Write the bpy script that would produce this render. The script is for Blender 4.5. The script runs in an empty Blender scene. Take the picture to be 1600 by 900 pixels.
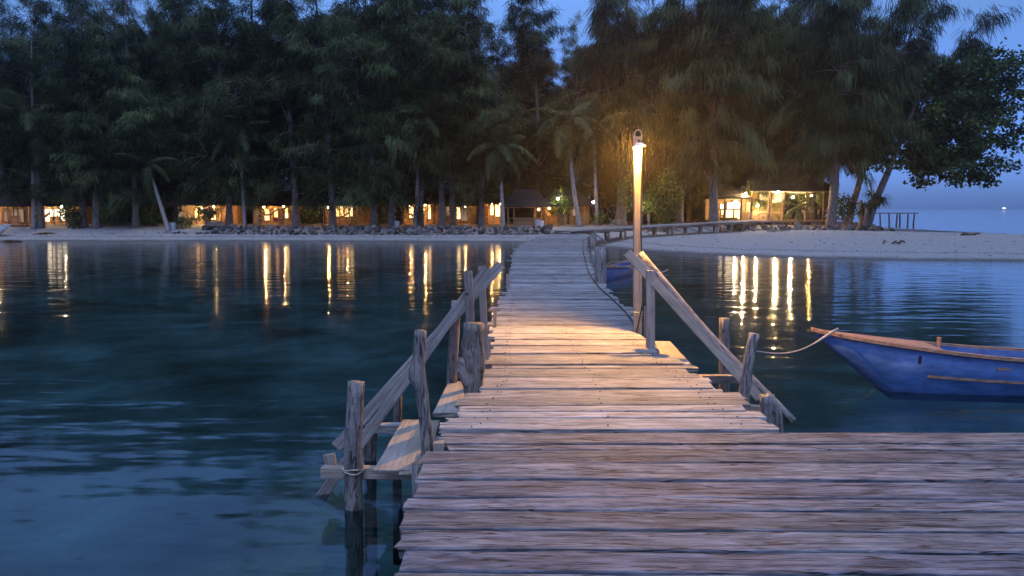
import bpy, math, random
import numpy as np
from mathutils import Vector, Matrix, noise as mnoise

# ------------------------------------------------------------------ camera, world, lights
scene = bpy.context.scene
COL = scene.collection
FPX, CAMZ, PITCH = 1180.0, 2.35, math.radians(6.0)
cam_d = bpy.data.cameras.new('camera')
cam_d.sensor_width = 36.0
cam_d.lens = 36.0 * FPX / 1600.0
cam_d.clip_start = 0.05
cam_d.clip_end = 9000.0
cam = bpy.data.objects.new('camera', cam_d)
COL.objects.link(cam)
cam.location = (0, 0, CAMZ)
cam.rotation_euler = (math.radians(90) - PITCH, 0, 0)
scene.camera = cam

SKY_STRENGTH = 0.14
SUN_EL, SUN_ROT = math.radians(15), math.radians(180)
world = bpy.data.worlds.new('World')
scene.world = world
world.use_nodes = True
wn, wl = world.node_tree.nodes, world.node_tree.links
wn.clear()
w_out = wn.new('ShaderNodeOutputWorld')
w_bg = wn.new('ShaderNodeBackground')
w_sky = wn.new('ShaderNodeTexSky')
w_sky.sky_type = 'NISHITA'
w_sky.sun_disc = False
w_sky.sun_elevation = SUN_EL
w_sky.sun_rotation = SUN_ROT
w_sky.air_density = 1.0
w_sky.dust_density = 0.4
w_sky.ozone_density = 8.0
w_mix = wn.new('ShaderNodeMix')          # cool white balance of the photograph
w_mix.data_type = 'RGBA'
w_mix.blend_type = 'MULTIPLY'
w_mix.inputs[0].default_value = 1.0
w_mix.inputs[7].default_value = (1.5, 1.0, 1.0, 1)
wl.new(w_sky.outputs[0], w_mix.inputs[6])
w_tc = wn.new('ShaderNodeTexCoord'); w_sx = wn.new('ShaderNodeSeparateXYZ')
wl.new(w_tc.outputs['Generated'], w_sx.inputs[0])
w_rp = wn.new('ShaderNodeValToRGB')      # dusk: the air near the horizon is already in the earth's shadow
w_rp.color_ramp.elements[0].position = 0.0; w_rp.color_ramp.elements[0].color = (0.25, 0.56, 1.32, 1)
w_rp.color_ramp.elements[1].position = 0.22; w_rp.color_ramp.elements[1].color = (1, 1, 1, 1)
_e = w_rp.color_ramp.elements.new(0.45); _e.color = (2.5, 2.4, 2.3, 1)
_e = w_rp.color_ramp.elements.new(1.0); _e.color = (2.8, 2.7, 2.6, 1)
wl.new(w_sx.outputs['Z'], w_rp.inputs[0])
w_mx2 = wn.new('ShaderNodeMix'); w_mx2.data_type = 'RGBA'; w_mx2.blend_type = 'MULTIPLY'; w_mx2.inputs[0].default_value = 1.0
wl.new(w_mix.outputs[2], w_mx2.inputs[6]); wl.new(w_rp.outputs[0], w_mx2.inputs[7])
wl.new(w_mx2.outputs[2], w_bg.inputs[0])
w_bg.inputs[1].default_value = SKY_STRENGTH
wl.new(w_bg.outputs[0], w_out.inputs[0])

sun_d = bpy.data.lights.new('sun', 'SUN')
sun_d.energy = 2.3
sun_d.angle = math.radians(40)
sun_d.color = (0.58, 0.71, 1.0)
sun = bpy.data.objects.new('sun', sun_d)
COL.objects.link(sun)
_se = math.radians(70)   # soft light of the bright western sky, high and wide
_sd = Vector((math.sin(SUN_ROT) * math.cos(_se), math.cos(SUN_ROT) * math.cos(_se), math.sin(_se)))
sun.rotation_euler = _sd.to_track_quat('Z', 'Y').to_euler()

scene.view_settings.view_transform = 'Standard'
scene.view_settings.look = 'None'
scene.view_settings.exposure = 0.0
scene.view_settings.gamma = 1.0
scene.render.engine = 'CYCLES'
cy = scene.cycles
cy.use_denoising = True
cy.max_bounces = 7
cy.diffuse_bounces = 2
cy.glossy_bounces = 3
cy.transmission_bounces = 3
cy.transparent_max_bounces = 8
cy.sample_clamp_indirect = 6.0
cy.caustics_reflective = False
cy.caustics_refractive = False

# ------------------------------------------------------------------ projection helpers (photo pixel -> point in the world)
_cp, _sp = math.cos(PITCH), math.sin(PITCH)
def ray(px, py):
    u, v = (px - 800.0) / FPX, (450.0 - py) / FPX
    return Vector((u, _cp + v * _sp, -_sp + v * _cp))
def P(px, py, z=0.0):
    r = ray(px, py)
    t = (z - CAMZ) / r.z
    return Vector((0, 0, CAMZ)) + r * t
def D(px, py, Y):
    r = ray(px, py)
    return Vector((0, 0, CAMZ)) + r * (Y / r.y)
def XA(px, Y): return D(px, 326, Y).x

# ------------------------------------------------------------------ materials
def new_mat(name):
    m = bpy.data.materials.new(name)
    m.use_nodes = True
    m.node_tree.nodes.clear()
    return m, m.node_tree.nodes, m.node_tree.links

def ramp(n, stops):
    r = n.new('ShaderNodeValToRGB')
    el = r.color_ramp.elements
    while len(el) < len(stops): el.new(0.5)
    for e, (p, c) in zip(el, stops):
        e.position = p
        e.color = (c, c, c, 1) if isinstance(c, (int, float)) else (*c, 1)
    return r

def mat_wood(name, dark, light, grain=(1.2, 16, 16), rough=0.75, bump=0.5, bdist=0.006, vary=0.35, crack=0.6, span=(0.30, 0.72)):
    """weathered timber, grain along local X"""
    m, n, l = new_mat(name)
    out = n.new('ShaderNodeOutputMaterial'); b = n.new('ShaderNodeBsdfPrincipled')
    tc = n.new('ShaderNodeTexCoord'); oi = n.new('ShaderNodeObjectInfo')
    add = n.new('ShaderNodeVectorMath'); add.operation = 'ADD'
    sc = n.new('ShaderNodeVectorMath'); sc.operation = 'SCALE'
    comb = n.new('ShaderNodeCombineXYZ')
    for k in range(3): l.new(oi.outputs['Random'], comb.inputs[k])
    l.new(comb.outputs[0], sc.inputs[0]); sc.inputs['Scale'].default_value = 37.0
    l.new(tc.outputs['Object'], add.inputs[0]); l.new(sc.outputs[0], add.inputs[1])
    mp = n.new('ShaderNodeMapping'); mp.inputs['Scale'].default_value = grain
    l.new(add.outputs[0], mp.inputs[0])
    n1 = n.new('ShaderNodeTexNoise'); n1.inputs['Scale'].default_value = 2.2; n1.inputs['Detail'].default_value = 8; n1.inputs['Roughness'].default_value = 0.7; n1.inputs['Distortion'].default_value = 0.6
    l.new(mp.outputs[0], n1.inputs['Vector'])
    mp2 = n.new('ShaderNodeMapping'); mp2.inputs['Scale'].default_value = (grain[0] * 0.30, grain[1] * 0.95, grain[2] * 0.95)
    l.new(add.outputs[0], mp2.inputs[0])
    n2 = n.new('ShaderNodeTexNoise'); n2.inputs['Scale'].default_value = 2.0; n2.inputs['Detail'].default_value = 3; n2.inputs['Roughness'].default_value = 0.5
    l.new(mp2.outputs[0], n2.inputs['Vector'])
    n3 = n.new('ShaderNodeTexNoise'); n3.inputs['Scale'].default_value = 2.4; n3.inputs['Detail'].default_value = 3
    l.new(add.outputs[0], n3.inputs['Vector'])
    r1 = ramp(n, [(span[0], dark), (span[1], light)])
    l.new(n1.outputs[0], r1.inputs[0])
    r2 = ramp(n, [(0.0, 0.86), (0.484, 1.0), (0.497, 1.0 - crack), (0.503, 1.0 - crack), (0.516, 1.0), (1.0, 0.92)])
    l.new(n2.outputs[0], r2.inputs[0])
    r3 = ramp(n, [(0.3, 0.72), (0.7, 1.12)])
    l.new(n3.outputs[0], r3.inputs[0])
    mx = n.new('ShaderNodeMix'); mx.data_type = 'RGBA'; mx.blend_type = 'MULTIPLY'; mx.inputs[0].default_value = 1
    l.new(r1.outputs[0], mx.inputs[6]); l.new(r2.outputs[0], mx.inputs[7])
    mx2 = n.new('ShaderNodeMix'); mx2.data_type = 'RGBA'; mx2.blend_type = 'MULTIPLY'; mx2.inputs[0].default_value = 1
    l.new(mx.outputs[2], mx2.inputs[6]); l.new(r3.outputs[0], mx2.inputs[7])
    n4 = n.new('ShaderNodeTexNoise'); n4.inputs['Scale'].default_value = 3.2; n4.inputs['Detail'].default_value = 9; n4.inputs['Roughness'].default_value = 0.82
    mp4 = n.new('ShaderNodeMapping'); mp4.inputs['Scale'].default_value = (2.2, 20, 20); l.new(add.outputs[0], mp4.inputs[0]); l.new(mp4.outputs[0], n4.inputs['Vector'])
    r4 = ramp(n, [(0.30, 0.74), (0.50, 0.98), (0.70, 1.10)]); l.new(n4.outputs[0], r4.inputs[0])
    mx5 = n.new('ShaderNodeMix'); mx5.data_type = 'RGBA'; mx5.blend_type = 'MULTIPLY'; mx5.inputs[0].default_value = 1
    l.new(mx2.outputs[2], mx5.inputs[6]); l.new(r4.outputs[0], mx5.inputs[7])
    hs = n.new('ShaderNodeHueSaturation')
    mr = n.new('ShaderNodeMapRange'); mr.inputs['To Min'].default_value = 1 - vary; mr.inputs['To Max'].default_value = 1 + vary
    l.new(oi.outputs['Random'], mr.inputs['Value']); l.new(mr.outputs[0], hs.inputs['Value'])
    mr2 = n.new('ShaderNodeMapRange'); mr2.inputs['To Min'].default_value = 1.5; mr2.inputs['To Max'].default_value = 0.6
    wn_ = n.new('ShaderNodeTexWhiteNoise'); wn_.noise_dimensions = '1D'
    l.new(oi.outputs['Random'], wn_.inputs['W']); l.new(wn_.outputs['Value'], mr2.inputs['Value']); l.new(mr2.outputs[0], hs.inputs['Saturation'])
    l.new(mx5.outputs[2], hs.inputs['Color'])
    l.new(hs.outputs[0], b.inputs['Base Color'])
    b.inputs['Roughness'].default_value = rough
    b.inputs['Specular IOR Level'].default_value = 0.3
    ad = n.new('ShaderNodeMath'); ad.operation = 'ADD'
    l.new(n1.outputs[0], ad.inputs[0])
    ml = n.new('ShaderNodeMath'); ml.operation = 'MULTIPLY'; ml.inputs[1].default_value = 0.8
    l.new(r2.outputs[0], ml.inputs[0]); l.new(ml.outputs[0], ad.inputs[1])
    bp = n.new('ShaderNodeBump'); bp.inputs['Strength'].default_value = bump; bp.inputs['Distance'].default_value = bdist
    l.new(ad.outputs[0], bp.inputs['Height']); l.new(bp.outputs[0], b.inputs['Normal'])
    l.new(b.outputs[0], out.inputs[0])
    return m

def mat_noise(name, c0, c1, scale=4, detail=5, rough=0.9, bump=0.3, bdist=0.02, vec='Object', stretch=(1, 1, 1), spec=0.2, vary=0.0, lo=0.35, hi=0.65):
    m, n, l = new_mat(name)
    out = n.new('ShaderNodeOutputMaterial'); b = n.new('ShaderNodeBsdfPrincipled')
    tc = n.new('ShaderNodeTexCoord'); mp = n.new('ShaderNodeMapping'); mp.inputs['Scale'].default_value = stretch
    l.new(tc.outputs[vec], mp.inputs[0])
    nz = n.new('ShaderNodeTexNoise'); nz.inputs['Scale'].default_value = scale; nz.inputs['Detail'].default_value = detail; nz.inputs['Roughness'].default_value = 0.62
    l.new(mp.outputs[0], nz.inputs['Vector'])
    r = ramp(n, [(lo, c0), (hi, c1)]); l.new(nz.outputs[0], r.inputs[0])
    src = r.outputs[0]
    if vary:
        oi = n.new('ShaderNodeObjectInfo'); hs = n.new('ShaderNodeHueSaturation'); mr = n.new('ShaderNodeMapRange')
        mr.inputs['To Min'].default_value = 1 - vary; mr.inputs['To Max'].default_value = 1 + vary
        l.new(oi.outputs['Random'], mr.inputs['Value']); l.new(mr.outputs[0], hs.inputs['Value']); l.new(src, hs.inputs['Color']); src = hs.outputs[0]
    l.new(src, b.inputs['Base Color'])
    b.inputs['Roughness'].default_value = rough; b.inputs['Specular IOR Level'].default_value = spec
    if bump:
        bp = n.new('ShaderNodeBump'); bp.inputs['Strength'].default_value = bump; bp.inputs['Distance'].default_value = bdist
        l.new(nz.outputs[0], bp.inputs['Height']); l.new(bp.outputs[0], b.inputs['Normal'])
    l.new(b.outputs[0], out.inputs[0])
    return m

def mat_leaf(name, c0, c1, transl=0.25, vary=0.25):
    m, n, l = new_mat(name)
    out = n.new('ShaderNodeOutputMaterial')
    at = n.new('ShaderNodeAttribute'); at.attribute_name = 'tint'
    oi = n.new('ShaderNodeObjectInfo')
    r = ramp(n, [(0.0, c0), (1.0, c1)]); l.new(at.outputs['Fac'], r.inputs[0])
    hs = n.new('ShaderNodeHueSaturation'); mr = n.new('ShaderNodeMapRange')
    mr.inputs['To Min'].default_value = 1 - vary; mr.inputs['To Max'].default_value = 1 + vary
    l.new(oi.outputs['Random'], mr.inputs['Value']); l.new(mr.outputs[0], hs.inputs['Value']); l.new(r.outputs[0], hs.inputs['Color'])
    d = n.new('ShaderNodeBsdfDiffuse'); t = n.new('ShaderNodeBsdfTranslucent'); mx = n.new('ShaderNodeMixShader')
    mx.inputs[0].default_value = transl
    l.new(hs.outputs[0], d.inputs[0]); l.new(hs.outputs[0], t.inputs[0])
    l.new(d.outputs[0], mx.inputs[1]); l.new(t.outputs[0], mx.inputs[2]); l.new(mx.outputs[0], out.inputs[0])
    return m

def mat_emit(name, col, strength):
    m, n, l = new_mat(name)
    out = n.new('ShaderNodeOutputMaterial'); e = n.new('ShaderNodeEmission')
    e.inputs[0].default_value = (*col, 1); e.inputs[1].default_value = strength
    l.new(e.outputs[0], out.inputs[0])
    return m

def mat_window(name, col, strength):
    """lit curtained window: brightness varies with the folds of the curtain"""
    m, n, l = new_mat(name)
    out = n.new('ShaderNodeOutputMaterial'); e = n.new('ShaderNodeEmission')
    tc = n.new('ShaderNodeTexCoord'); mp = n.new('ShaderNodeMapping'); mp.inputs['Scale'].default_value = (7, 1, 0.8)
    l.new(tc.outputs['Object'], mp.inputs[0])
    nz = n.new('ShaderNodeTexNoise'); nz.inputs['Scale'].default_value = 1.5; nz.inputs['Detail'].default_value = 3
    l.new(mp.outputs[0], nz.inputs['Vector'])
    r = ramp(n, [(0.25, tuple(c * 0.45 for c in col)), (0.7, col)]); l.new(nz.outputs[0], r.inputs[0])
    l.new(r.outputs[0], e.inputs[0]); e.inputs[1].default_value = strength
    l.new(e.outputs[0], out.inputs[0])
    return m

def mat_plain(name, col, rough=0.6, metal=0.0):
    return mat_noise(name, tuple(c * 0.75 for c in col), col, scale=9, rough=rough, bump=0.1, bdist=0.004)

M = {}
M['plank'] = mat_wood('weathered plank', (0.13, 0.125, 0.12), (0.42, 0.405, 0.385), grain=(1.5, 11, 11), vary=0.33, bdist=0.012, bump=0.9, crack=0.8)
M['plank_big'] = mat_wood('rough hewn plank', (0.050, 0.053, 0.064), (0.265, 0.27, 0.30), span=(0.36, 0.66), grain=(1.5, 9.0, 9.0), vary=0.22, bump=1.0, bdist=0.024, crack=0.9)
M['log'] = mat_wood('driftwood log', (0.08, 0.07, 0.062), (0.36, 0.33, 0.30), grain=(2.6, 9, 9), vary=0.2, bump=1.0, bdist=0.02, crack=0.8)
M['beam'] = mat_wood('weathered beam', (0.12, 0.11, 0.10), (0.36, 0.335, 0.31), vary=0.25)
M['lampwood'] = mat_wood('sawn post wood', (0.20, 0.17, 0.14), (0.40, 0.365, 0.32), vary=0.08, crack=0.3, bdist=0.003)
M['darkwood'] = mat_wood('dark hut timber', (0.05, 0.03, 0.02), (0.16, 0.10, 0.06), vary=0.25)
M['bamboo'] = mat_noise('bamboo wall', (0.13, 0.075, 0.032), (0.38, 0.235, 0.11), scale=6, stretch=(6, 6, 0.6), bump=0.4, vary=0.4)
M['thatch'] = mat_noise('thatch roof', (0.013, 0.012, 0.012), (0.042, 0.038, 0.034), scale=5, stretch=(9, 2, 2), bump=0.7, bdist=0.05)
M['tin'] = mat_noise('grey tin roof', (0.16, 0.17, 0.20), (0.30, 0.31, 0.34), scale=3, stretch=(14, 1, 1), rough=0.5, bump=0.4, bdist=0.03)
M['rock'] = mat_noise('coral rock', (0.03, 0.026, 0.023), (0.19, 0.175, 0.16), scale=4.5, bump=0.6, bdist=0.05, vary=0.75)
M['trunk'] = mat_noise('grey bark', (0.07, 0.06, 0.052), (0.22, 0.195, 0.175), scale=5, stretch=(2.5, 2.5, 0.7), bump=0.7, bdist=0.05)
M['palmtrunk'] = mat_noise('palm bark', (0.16, 0.145, 0.13), (0.36, 0.335, 0.31), scale=3, stretch=(1, 1, 5), bump=0.6, bdist=0.04)
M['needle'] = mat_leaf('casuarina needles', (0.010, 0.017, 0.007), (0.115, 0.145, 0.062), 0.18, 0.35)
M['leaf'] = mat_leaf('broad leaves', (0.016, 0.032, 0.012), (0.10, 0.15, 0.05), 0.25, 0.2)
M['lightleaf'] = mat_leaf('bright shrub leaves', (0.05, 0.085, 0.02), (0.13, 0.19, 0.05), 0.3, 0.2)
M['frond'] = mat_leaf('palm leaflets', (0.04, 0.058, 0.023), (0.115, 0.125, 0.058), 0.3, 0.3)
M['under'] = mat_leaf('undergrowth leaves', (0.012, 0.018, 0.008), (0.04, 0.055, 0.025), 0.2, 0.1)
M['bulb'] = mat_emit('jetty bulb', (1.0, 0.47, 0.075), 38000.0)
M['hutbulb'] = mat_emit('hut bulb', (1.0, 0.52, 0.17), 1500.0)
M['whitebulb'] = mat_emit('white bulb', (1.0, 0.74, 0.42), 2600.0)
M['globe'] = mat_emit('white globe', (1.0, 0.90, 0.72), 500.0)
M['barbulb'] = mat_emit('restaurant bulb', (1.0, 0.66, 0.30), 5500.0)
M['warmwin'] = mat_window('warm lit curtain', (1.0, 0.52, 0.17), 3.9)
M['goldwin'] = mat_window('golden lit curtain', (1.0, 0.66, 0.28), 4.4)
M['whitewin'] = mat_window('white lit curtain', (1.0, 0.86, 0.62), 4.4)
M['dimwin'] = mat_window('dim lit curtain', (0.8, 0.52, 0.34), 0.5)
M['blue'] = mat_noise('worn blue paint', (0.026, 0.066, 0.17), (0.070, 0.165, 0.38), scale=3.2, detail=10, stretch=(1.0, 2, 3.2), rough=0.45, bump=0.25, bdist=0.006, spec=0.4, lo=0.28, hi=0.62)
_r = [q for q in M['blue'].node_tree.nodes if q.type == 'VALTORGB'][0].color_ramp.elements
_q = _r.new(0.70); _q.color = (0.10, 0.17, 0.33, 1)
_q = _r.new(0.80); _q.color = (0.22, 0.26, 0.34, 1)
_q = _r.new(0.20); _q.color = (0.03, 0.035, 0.06, 1)
M['blue_in'] = mat_noise('blue boat inside', (0.02, 0.05, 0.15), (0.035, 0.085, 0.25), scale=5, rough=0.6, bump=0.15)
M['trim'] = mat_noise('orange brown trim', (0.17, 0.095, 0.06), (0.40, 0.25, 0.155), scale=6, stretch=(1, 6, 6), rough=0.6, bump=0.3, bdist=0.004)
M['white'] = mat_plain('white paint', (0.72, 0.72, 0.70))
M['dark'] = mat_plain('black iron', (0.03, 0.03, 0.03), 0.5)
M['rope'] = mat_noise('pale rope', (0.22, 0.19, 0.14), (0.50, 0.45, 0.36), scale=40, bump=0.5, bdist=0.004)
M['cloth'] = mat_noise('hammock cloth', (0.34, 0.26, 0.18), (0.5, 0.42, 0.32), scale=8)
M['red'] = mat_plain('red plastic', (0.45, 0.05, 0.04))
M['grey'] = mat_plain('pale plastic', (0.42, 0.44, 0.46))
M['glass'] = mat_plain('bottle glass', (0.10, 0.22, 0.12), 0.2)

def mat_ground():
    m, n, l = new_mat('sand and soil')
    out = n.new('ShaderNodeOutputMaterial'); b = n.new('ShaderNodeBsdfPrincipled')
    g = n.new('ShaderNodeNewGeometry'); sx = n.new('ShaderNodeSeparateXYZ'); l.new(g.outputs['Position'], sx.inputs[0])
    nz = n.new('ShaderNodeTexNoise'); nz.inputs['Scale'].default_value = 1.1; nz.inputs['Detail'].default_value = 8; l.new(g.outputs['Position'], nz.inputs['Vector'])
    nf = n.new('ShaderNodeTexNoise'); nf.inputs['Scale'].default_value = 9; nf.inputs['Detail'].default_value = 6; nf.inputs['Roughness'].default_value = 0.7; l.new(g.outputs['Position'], nf.inputs['Vector'])
    sand = ramp(n, [(0.32, (0.19, 0.18, 0.17)), (0.52, (0.33, 0.32, 0.305)), (0.7, (0.43, 0.415, 0.40))]); l.new(nf.outputs[0], sand.inputs[0])
    # height plus noise drives wet sand, wrack line and leaf litter
    hz = n.new('ShaderNodeMath'); hz.operation = 'MULTIPLY_ADD'; l.new(nz.outputs[0], hz.inputs[0]); hz.inputs[1].default_value = 0.10
    l.new(sx.outputs['Z'], hz.inputs[2])
    wet = ramp(n, [(0.085, 0.38), (0.17, 1.0)]); l.new(hz.outputs[0], wet.inputs[0])
    mx = n.new('ShaderNodeMix'); mx.data_type = 'RGBA'; mx.blend_type = 'MULTIPLY'; mx.inputs[0].default_value = 1
    l.new(sand.outputs[0], mx.inputs[6]); l.new(wet.outputs[0], mx.inputs[7])
    wr = ramp(n, [(0.27, 0.0), (0.285, 1.0), (0.31, 1.0), (0.33, 0.0)]); l.new(hz.outputs[0], wr.inputs[0])
    wm = ramp(n, [(0.50, 0.0), (0.58, 1.0)]); l.new(nf.outputs[0], wm.inputs[0])
    wk = n.new('ShaderNodeMath'); wk.operation = 'MULTIPLY'; l.new(wr.outputs[0], wk.inputs[0]); l.new(wm.outputs[0], wk.inputs[1])
    mx2 = n.new('ShaderNodeMix'); mx2.data_type = 'RGBA'; l.new(wk.outputs[0], mx2.inputs[0]); l.new(mx.outputs[2], mx2.inputs[6]); mx2.inputs[7].default_value = (0.05, 0.04, 0.03, 1)
    soil = ramp(n, [(0.90, 0.0), (1.12, 0.85)]); l.new(hz.outputs[0], soil.inputs[0])
    mx3 = n.new('ShaderNodeMix'); mx3.data_type = 'RGBA'; l.new(soil.outputs[0], mx3.inputs[0]); l.new(mx2.outputs[2], mx3.inputs[6]); mx3.inputs[7].default_value = (0.20, 0.155, 0.115, 1)
    # sea bed: seagrass and coral patches among sand
    cp = n.new('ShaderNodeTexNoise'); cp.inputs['Scale'].default_value = 0.30; cp.inputs['Detail'].default_value = 8; cp.inputs['Roughness'].default_value = 0.62; cp.inputs['Distortion'].default_value = 0.2; l.new(g.outputs['Position'], cp.inputs['Vector'])
    bed = ramp(n, [(0.34, (0.040, 0.055, 0.042)), (0.54, (0.15, 0.175, 0.15)), (0.74, (0.36, 0.36, 0.32))]); l.new(cp.outputs[0], bed.inputs[0])
    under = ramp(n, [(0.0, 1.0), (0.5, 0.0)])
    mu = n.new('ShaderNodeMapRange'); mu.inputs['From Min'].default_value = -0.7; mu.inputs['From Max'].default_value = -0.15; l.new(sx.outputs['Z'], mu.inputs['Value']); l.new(mu.outputs[0], under.inputs[0])
    mx4 = n.new('ShaderNodeMix'); mx4.data_type = 'RGBA'; l.new(under.outputs[0], mx4.inputs[0]); l.new(mx3.outputs[2], mx4.inputs[6]); l.new(bed.outputs[0], mx4.inputs[7])
    l.new(mx4.outputs[2], b.inputs['Base Color'])
    b.inputs['Roughness'].default_value = 0.95; b.inputs['Specular IOR Level'].default_value = 0.1
    bp = n.new('ShaderNodeBump'); bp.inputs['Strength'].default_value = 0.9; bp.inputs['Distance'].default_value = 0.12
    l.new(nf.outputs[0], bp.inputs['Height']); l.new(bp.outputs[0], b.inputs['Normal'])
    l.new(b.outputs[0], out.inputs[0])
    return m

def mat_water():
    m, n, l = new_mat('clear lagoon water')
    out = n.new('ShaderNodeOutputMaterial')
    g = n.new('ShaderNodeNewGeometry')
    mp = n.new('ShaderNodeMapping'); mp.inputs['Scale'].default_value = (0.55, 1.5, 1); mp.inputs['Rotation'].default_value = (0, 0, 0.12)
    l.new(g.outputs['Position'], mp.inputs[0])
    n1 = n.new('ShaderNodeTexNoise'); n1.inputs['Scale'].default_value = 1.3; n1.inputs['Detail'].default_value = 2.5; n1.inputs['Roughness'].default_value = 0.45
    l.new(mp.outputs[0], n1.inputs['Vector'])
    mp2 = n.new('ShaderNodeMapping'); mp2.inputs['Scale'].default_value = (0.18, 0.42, 1); mp2.inputs['Rotation'].default_value = (0, 0, -0.25)
    l.new(g.outputs['Position'], mp2.inputs[0])
    n2 = n.new('ShaderNodeTexNoise'); n2.inputs['Scale'].default_value = 1.0; n2.inputs['Detail'].default_value = 2
    l.new(mp2.outputs[0], n2.inputs['Vector'])
    b1 = n.new('ShaderNodeBump'); b1.inputs['Strength'].default_value = 1.0; b1.inputs['Distance'].default_value = 0.026
    l.new(n1.outputs[0], b1.inputs['Height'])
    b2 = n.new('ShaderNodeBump'); b2.inputs['Strength'].default_value = 1.0; b2.inputs['Distance'].default_value = 0.008
    l.new(n2.outputs[0], b2.inputs['Height']); l.new(b1.outputs[0], b2.inputs['Normal'])
    fr = n.new('ShaderNodeFresnel'); fr.inputs['IOR'].default_value = 1.333; l.new(b2.outputs[0], fr.inputs['Normal'])
    gl = n.new('ShaderNodeBsdfGlossy'); gl.inputs['Roughness'].default_value = 0.085; gl.inputs['Color'].default_value = (1, 1, 1, 1); l.new(b2.outputs[0], gl.inputs['Normal'])
    tr = n.new('ShaderNodeBsdfTransparent'); tr.inputs[0].default_value = (0.39, 0.63, 0.72, 1)
    mx = n.new('ShaderNodeMixShader'); l.new(fr.outputs[0], mx.inputs[0]); l.new(tr.outputs[0], mx.inputs[1]); l.new(gl.outputs[0], mx.inputs[2])
    l.new(mx.outputs[0], out.inputs[0])
    return m
M['ground'] = mat_ground()
M['water'] = mat_water()

# ------------------------------------------------------------------ object helpers
W = {}
def link(o, parent=None, world=None):
    COL.objects.link(o)
    world = world if world is not None else Matrix.Identity(4)
    if parent is not None:
        o.parent = parent
        o.matrix_local = W[parent.name].inverted() @ world
    else:
        o.matrix_local = world
    W[o.name] = world
    return o
def tag(o, label=None, cat=None, group=None, kind=None):
    if label: o['label'] = label
    if cat: o['category'] = cat
    if group: o['group'] = group
    if kind: o['kind'] = kind
    return o
def thing(name, loc, label, cat, group=None, rotz=0.0):
    o = bpy.data.objects.new(name, None)
    o.empty_display_size = 0.2
    link(o, None, Matrix.Translation(Vector(loc)) @ Matrix.Rotation(rotz, 4, 'Z'))
    return tag(o, label, cat, group)
def mesh_from(name, v, f, mat, smooth=False):
    me = bpy.data.meshes.new(name)
    me.from_pydata([tuple(p) for p in v], [], f)
    if mat: me.materials.append(mat)
    if smooth: me.shade_smooth()
    me.update()
    return me
def mesh_np(name, verts, tris, mat, tint=None):
    me = bpy.data.meshes.new(name)
    verts = np.asarray(verts, dtype=np.float32); tris = np.asarray(tris, dtype=np.int32)
    me.vertices.add(len(verts)); me.vertices.foreach_set('co', verts.ravel())
    me.loops.add(tris.size); me.loops.foreach_set('vertex_index', tris.ravel())
    me.polygons.add(len(tris))
    me.polygons.foreach_set('loop_start', np.arange(0, tris.size, 3, dtype=np.int32))
    me.polygons.foreach_set('loop_total', np.full(len(tris), 3, dtype=np.int32))
    if tint is not None:
        a = me.attributes.new('tint', 'FLOAT', 'POINT'); a.data.foreach_set('value', np.asarray(tint, dtype=np.float32))
    me.materials.append(mat)
    me.update(calc_edges=True)
    return me
def mobj(name, me, parent=None, world=None):
    return link(bpy.data.objects.new(name, me), parent, world)
def fresh(name, v, f, mat, parent=None, world=None, smooth=False):
    return mobj(name, mesh_from(name, v, f, mat, smooth), parent, world)

class MB:
    def __init__(s): s.v, s.f = [], []
    def add(s, v, f):
        k = len(s.v); s.v += [Vector(p) for p in v]; s.f += [tuple(i + k for i in q) for q in f]; return s
    def box(s, a, b):
        x0, y0, z0 = a; x1, y1, z1 = b
        return s.add([(x0, y0, z0), (x1, y0, z0), (x1, y1, z0), (x0, y1, z0), (x0, y0, z1), (x1, y0, z1), (x1, y1, z1), (x0, y1, z1)],
                     [(3, 2, 1, 0), (4, 5, 6, 7), (0, 1, 5, 4), (1, 2, 6, 5), (2, 3, 7, 6), (3, 0, 4, 7)])
    def bar(s, p0, p1, w, t):
        p0, p1 = Vector(p0), Vector(p1); m = frame(p0, p1); L = (p1 - p0).length
        k = len(s.v); s.box((0, -w / 2, -t / 2), (L, w / 2, t / 2))
        for i in range(k, len(s.v)): s.v[i] = m @ s.v[i]
        return s
    def tube(s, pts, rad, n=8, cap=True):
        pts = [Vector(p) for p in pts]
        if not isinstance(rad, (list, tuple)): rad = [rad] * len(pts)
        k = len(s.v)
        for i, p in enumerate(pts):
            t = (pts[min(i + 1, len(pts) - 1)] - pts[max(i - 1, 0)]).normalized()
            a = t.orthogonal() if abs(t.z) > 0.9 else t.cross(Vector((0, 0, 1)))
            if i and a.dot(pa) < 0: a = -a
            a = (a - t * a.dot(t)).normalized(); b = t.cross(a); pa = a
            for j in range(n):
                q = 2 * math.pi * j / n
                s.v.append(p + (a * math.cos(q) + b * math.sin(q)) * rad[i])
        for i in range(len(pts) - 1):
            for j in range(n):
                a0 = k + i * n + j; a1 = k + i * n + (j + 1) % n
                s.f.append((a0, a1, a1 + n, a0 + n))
        if cap:
            s.f.append(tuple(k + j for j in range(n))[::-1]); s.f.append(tuple(k + (len(pts) - 1) * n + j for j in range(n)))
        return s
    def build(s, name, mat, parent=None, world=None, smooth=False, local=None):
        """vertices are in world space unless local (a matrix) is given"""
        if local is None and world is None and parent is not None: world = W[parent.name].copy()
        if world is not None and local is None:
            inv = world.inverted(); v = [inv @ p for p in s.v]
        else:
            v = s.v
        if world is None and parent is None:   # top-level: origin at the base centre
            bx = [min(p[i] for p in v) for i in range(3)]; cx = [(min(p[i] for p in v) + max(p[i] for p in v)) / 2 for i in range(2)]
            world = Matrix.Translation((cx[0], cx[1], bx[2])); inv = world.inverted(); v = [inv @ p for p in v]
        return fresh(name, v, s.f, mat, parent, world, smooth)

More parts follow.
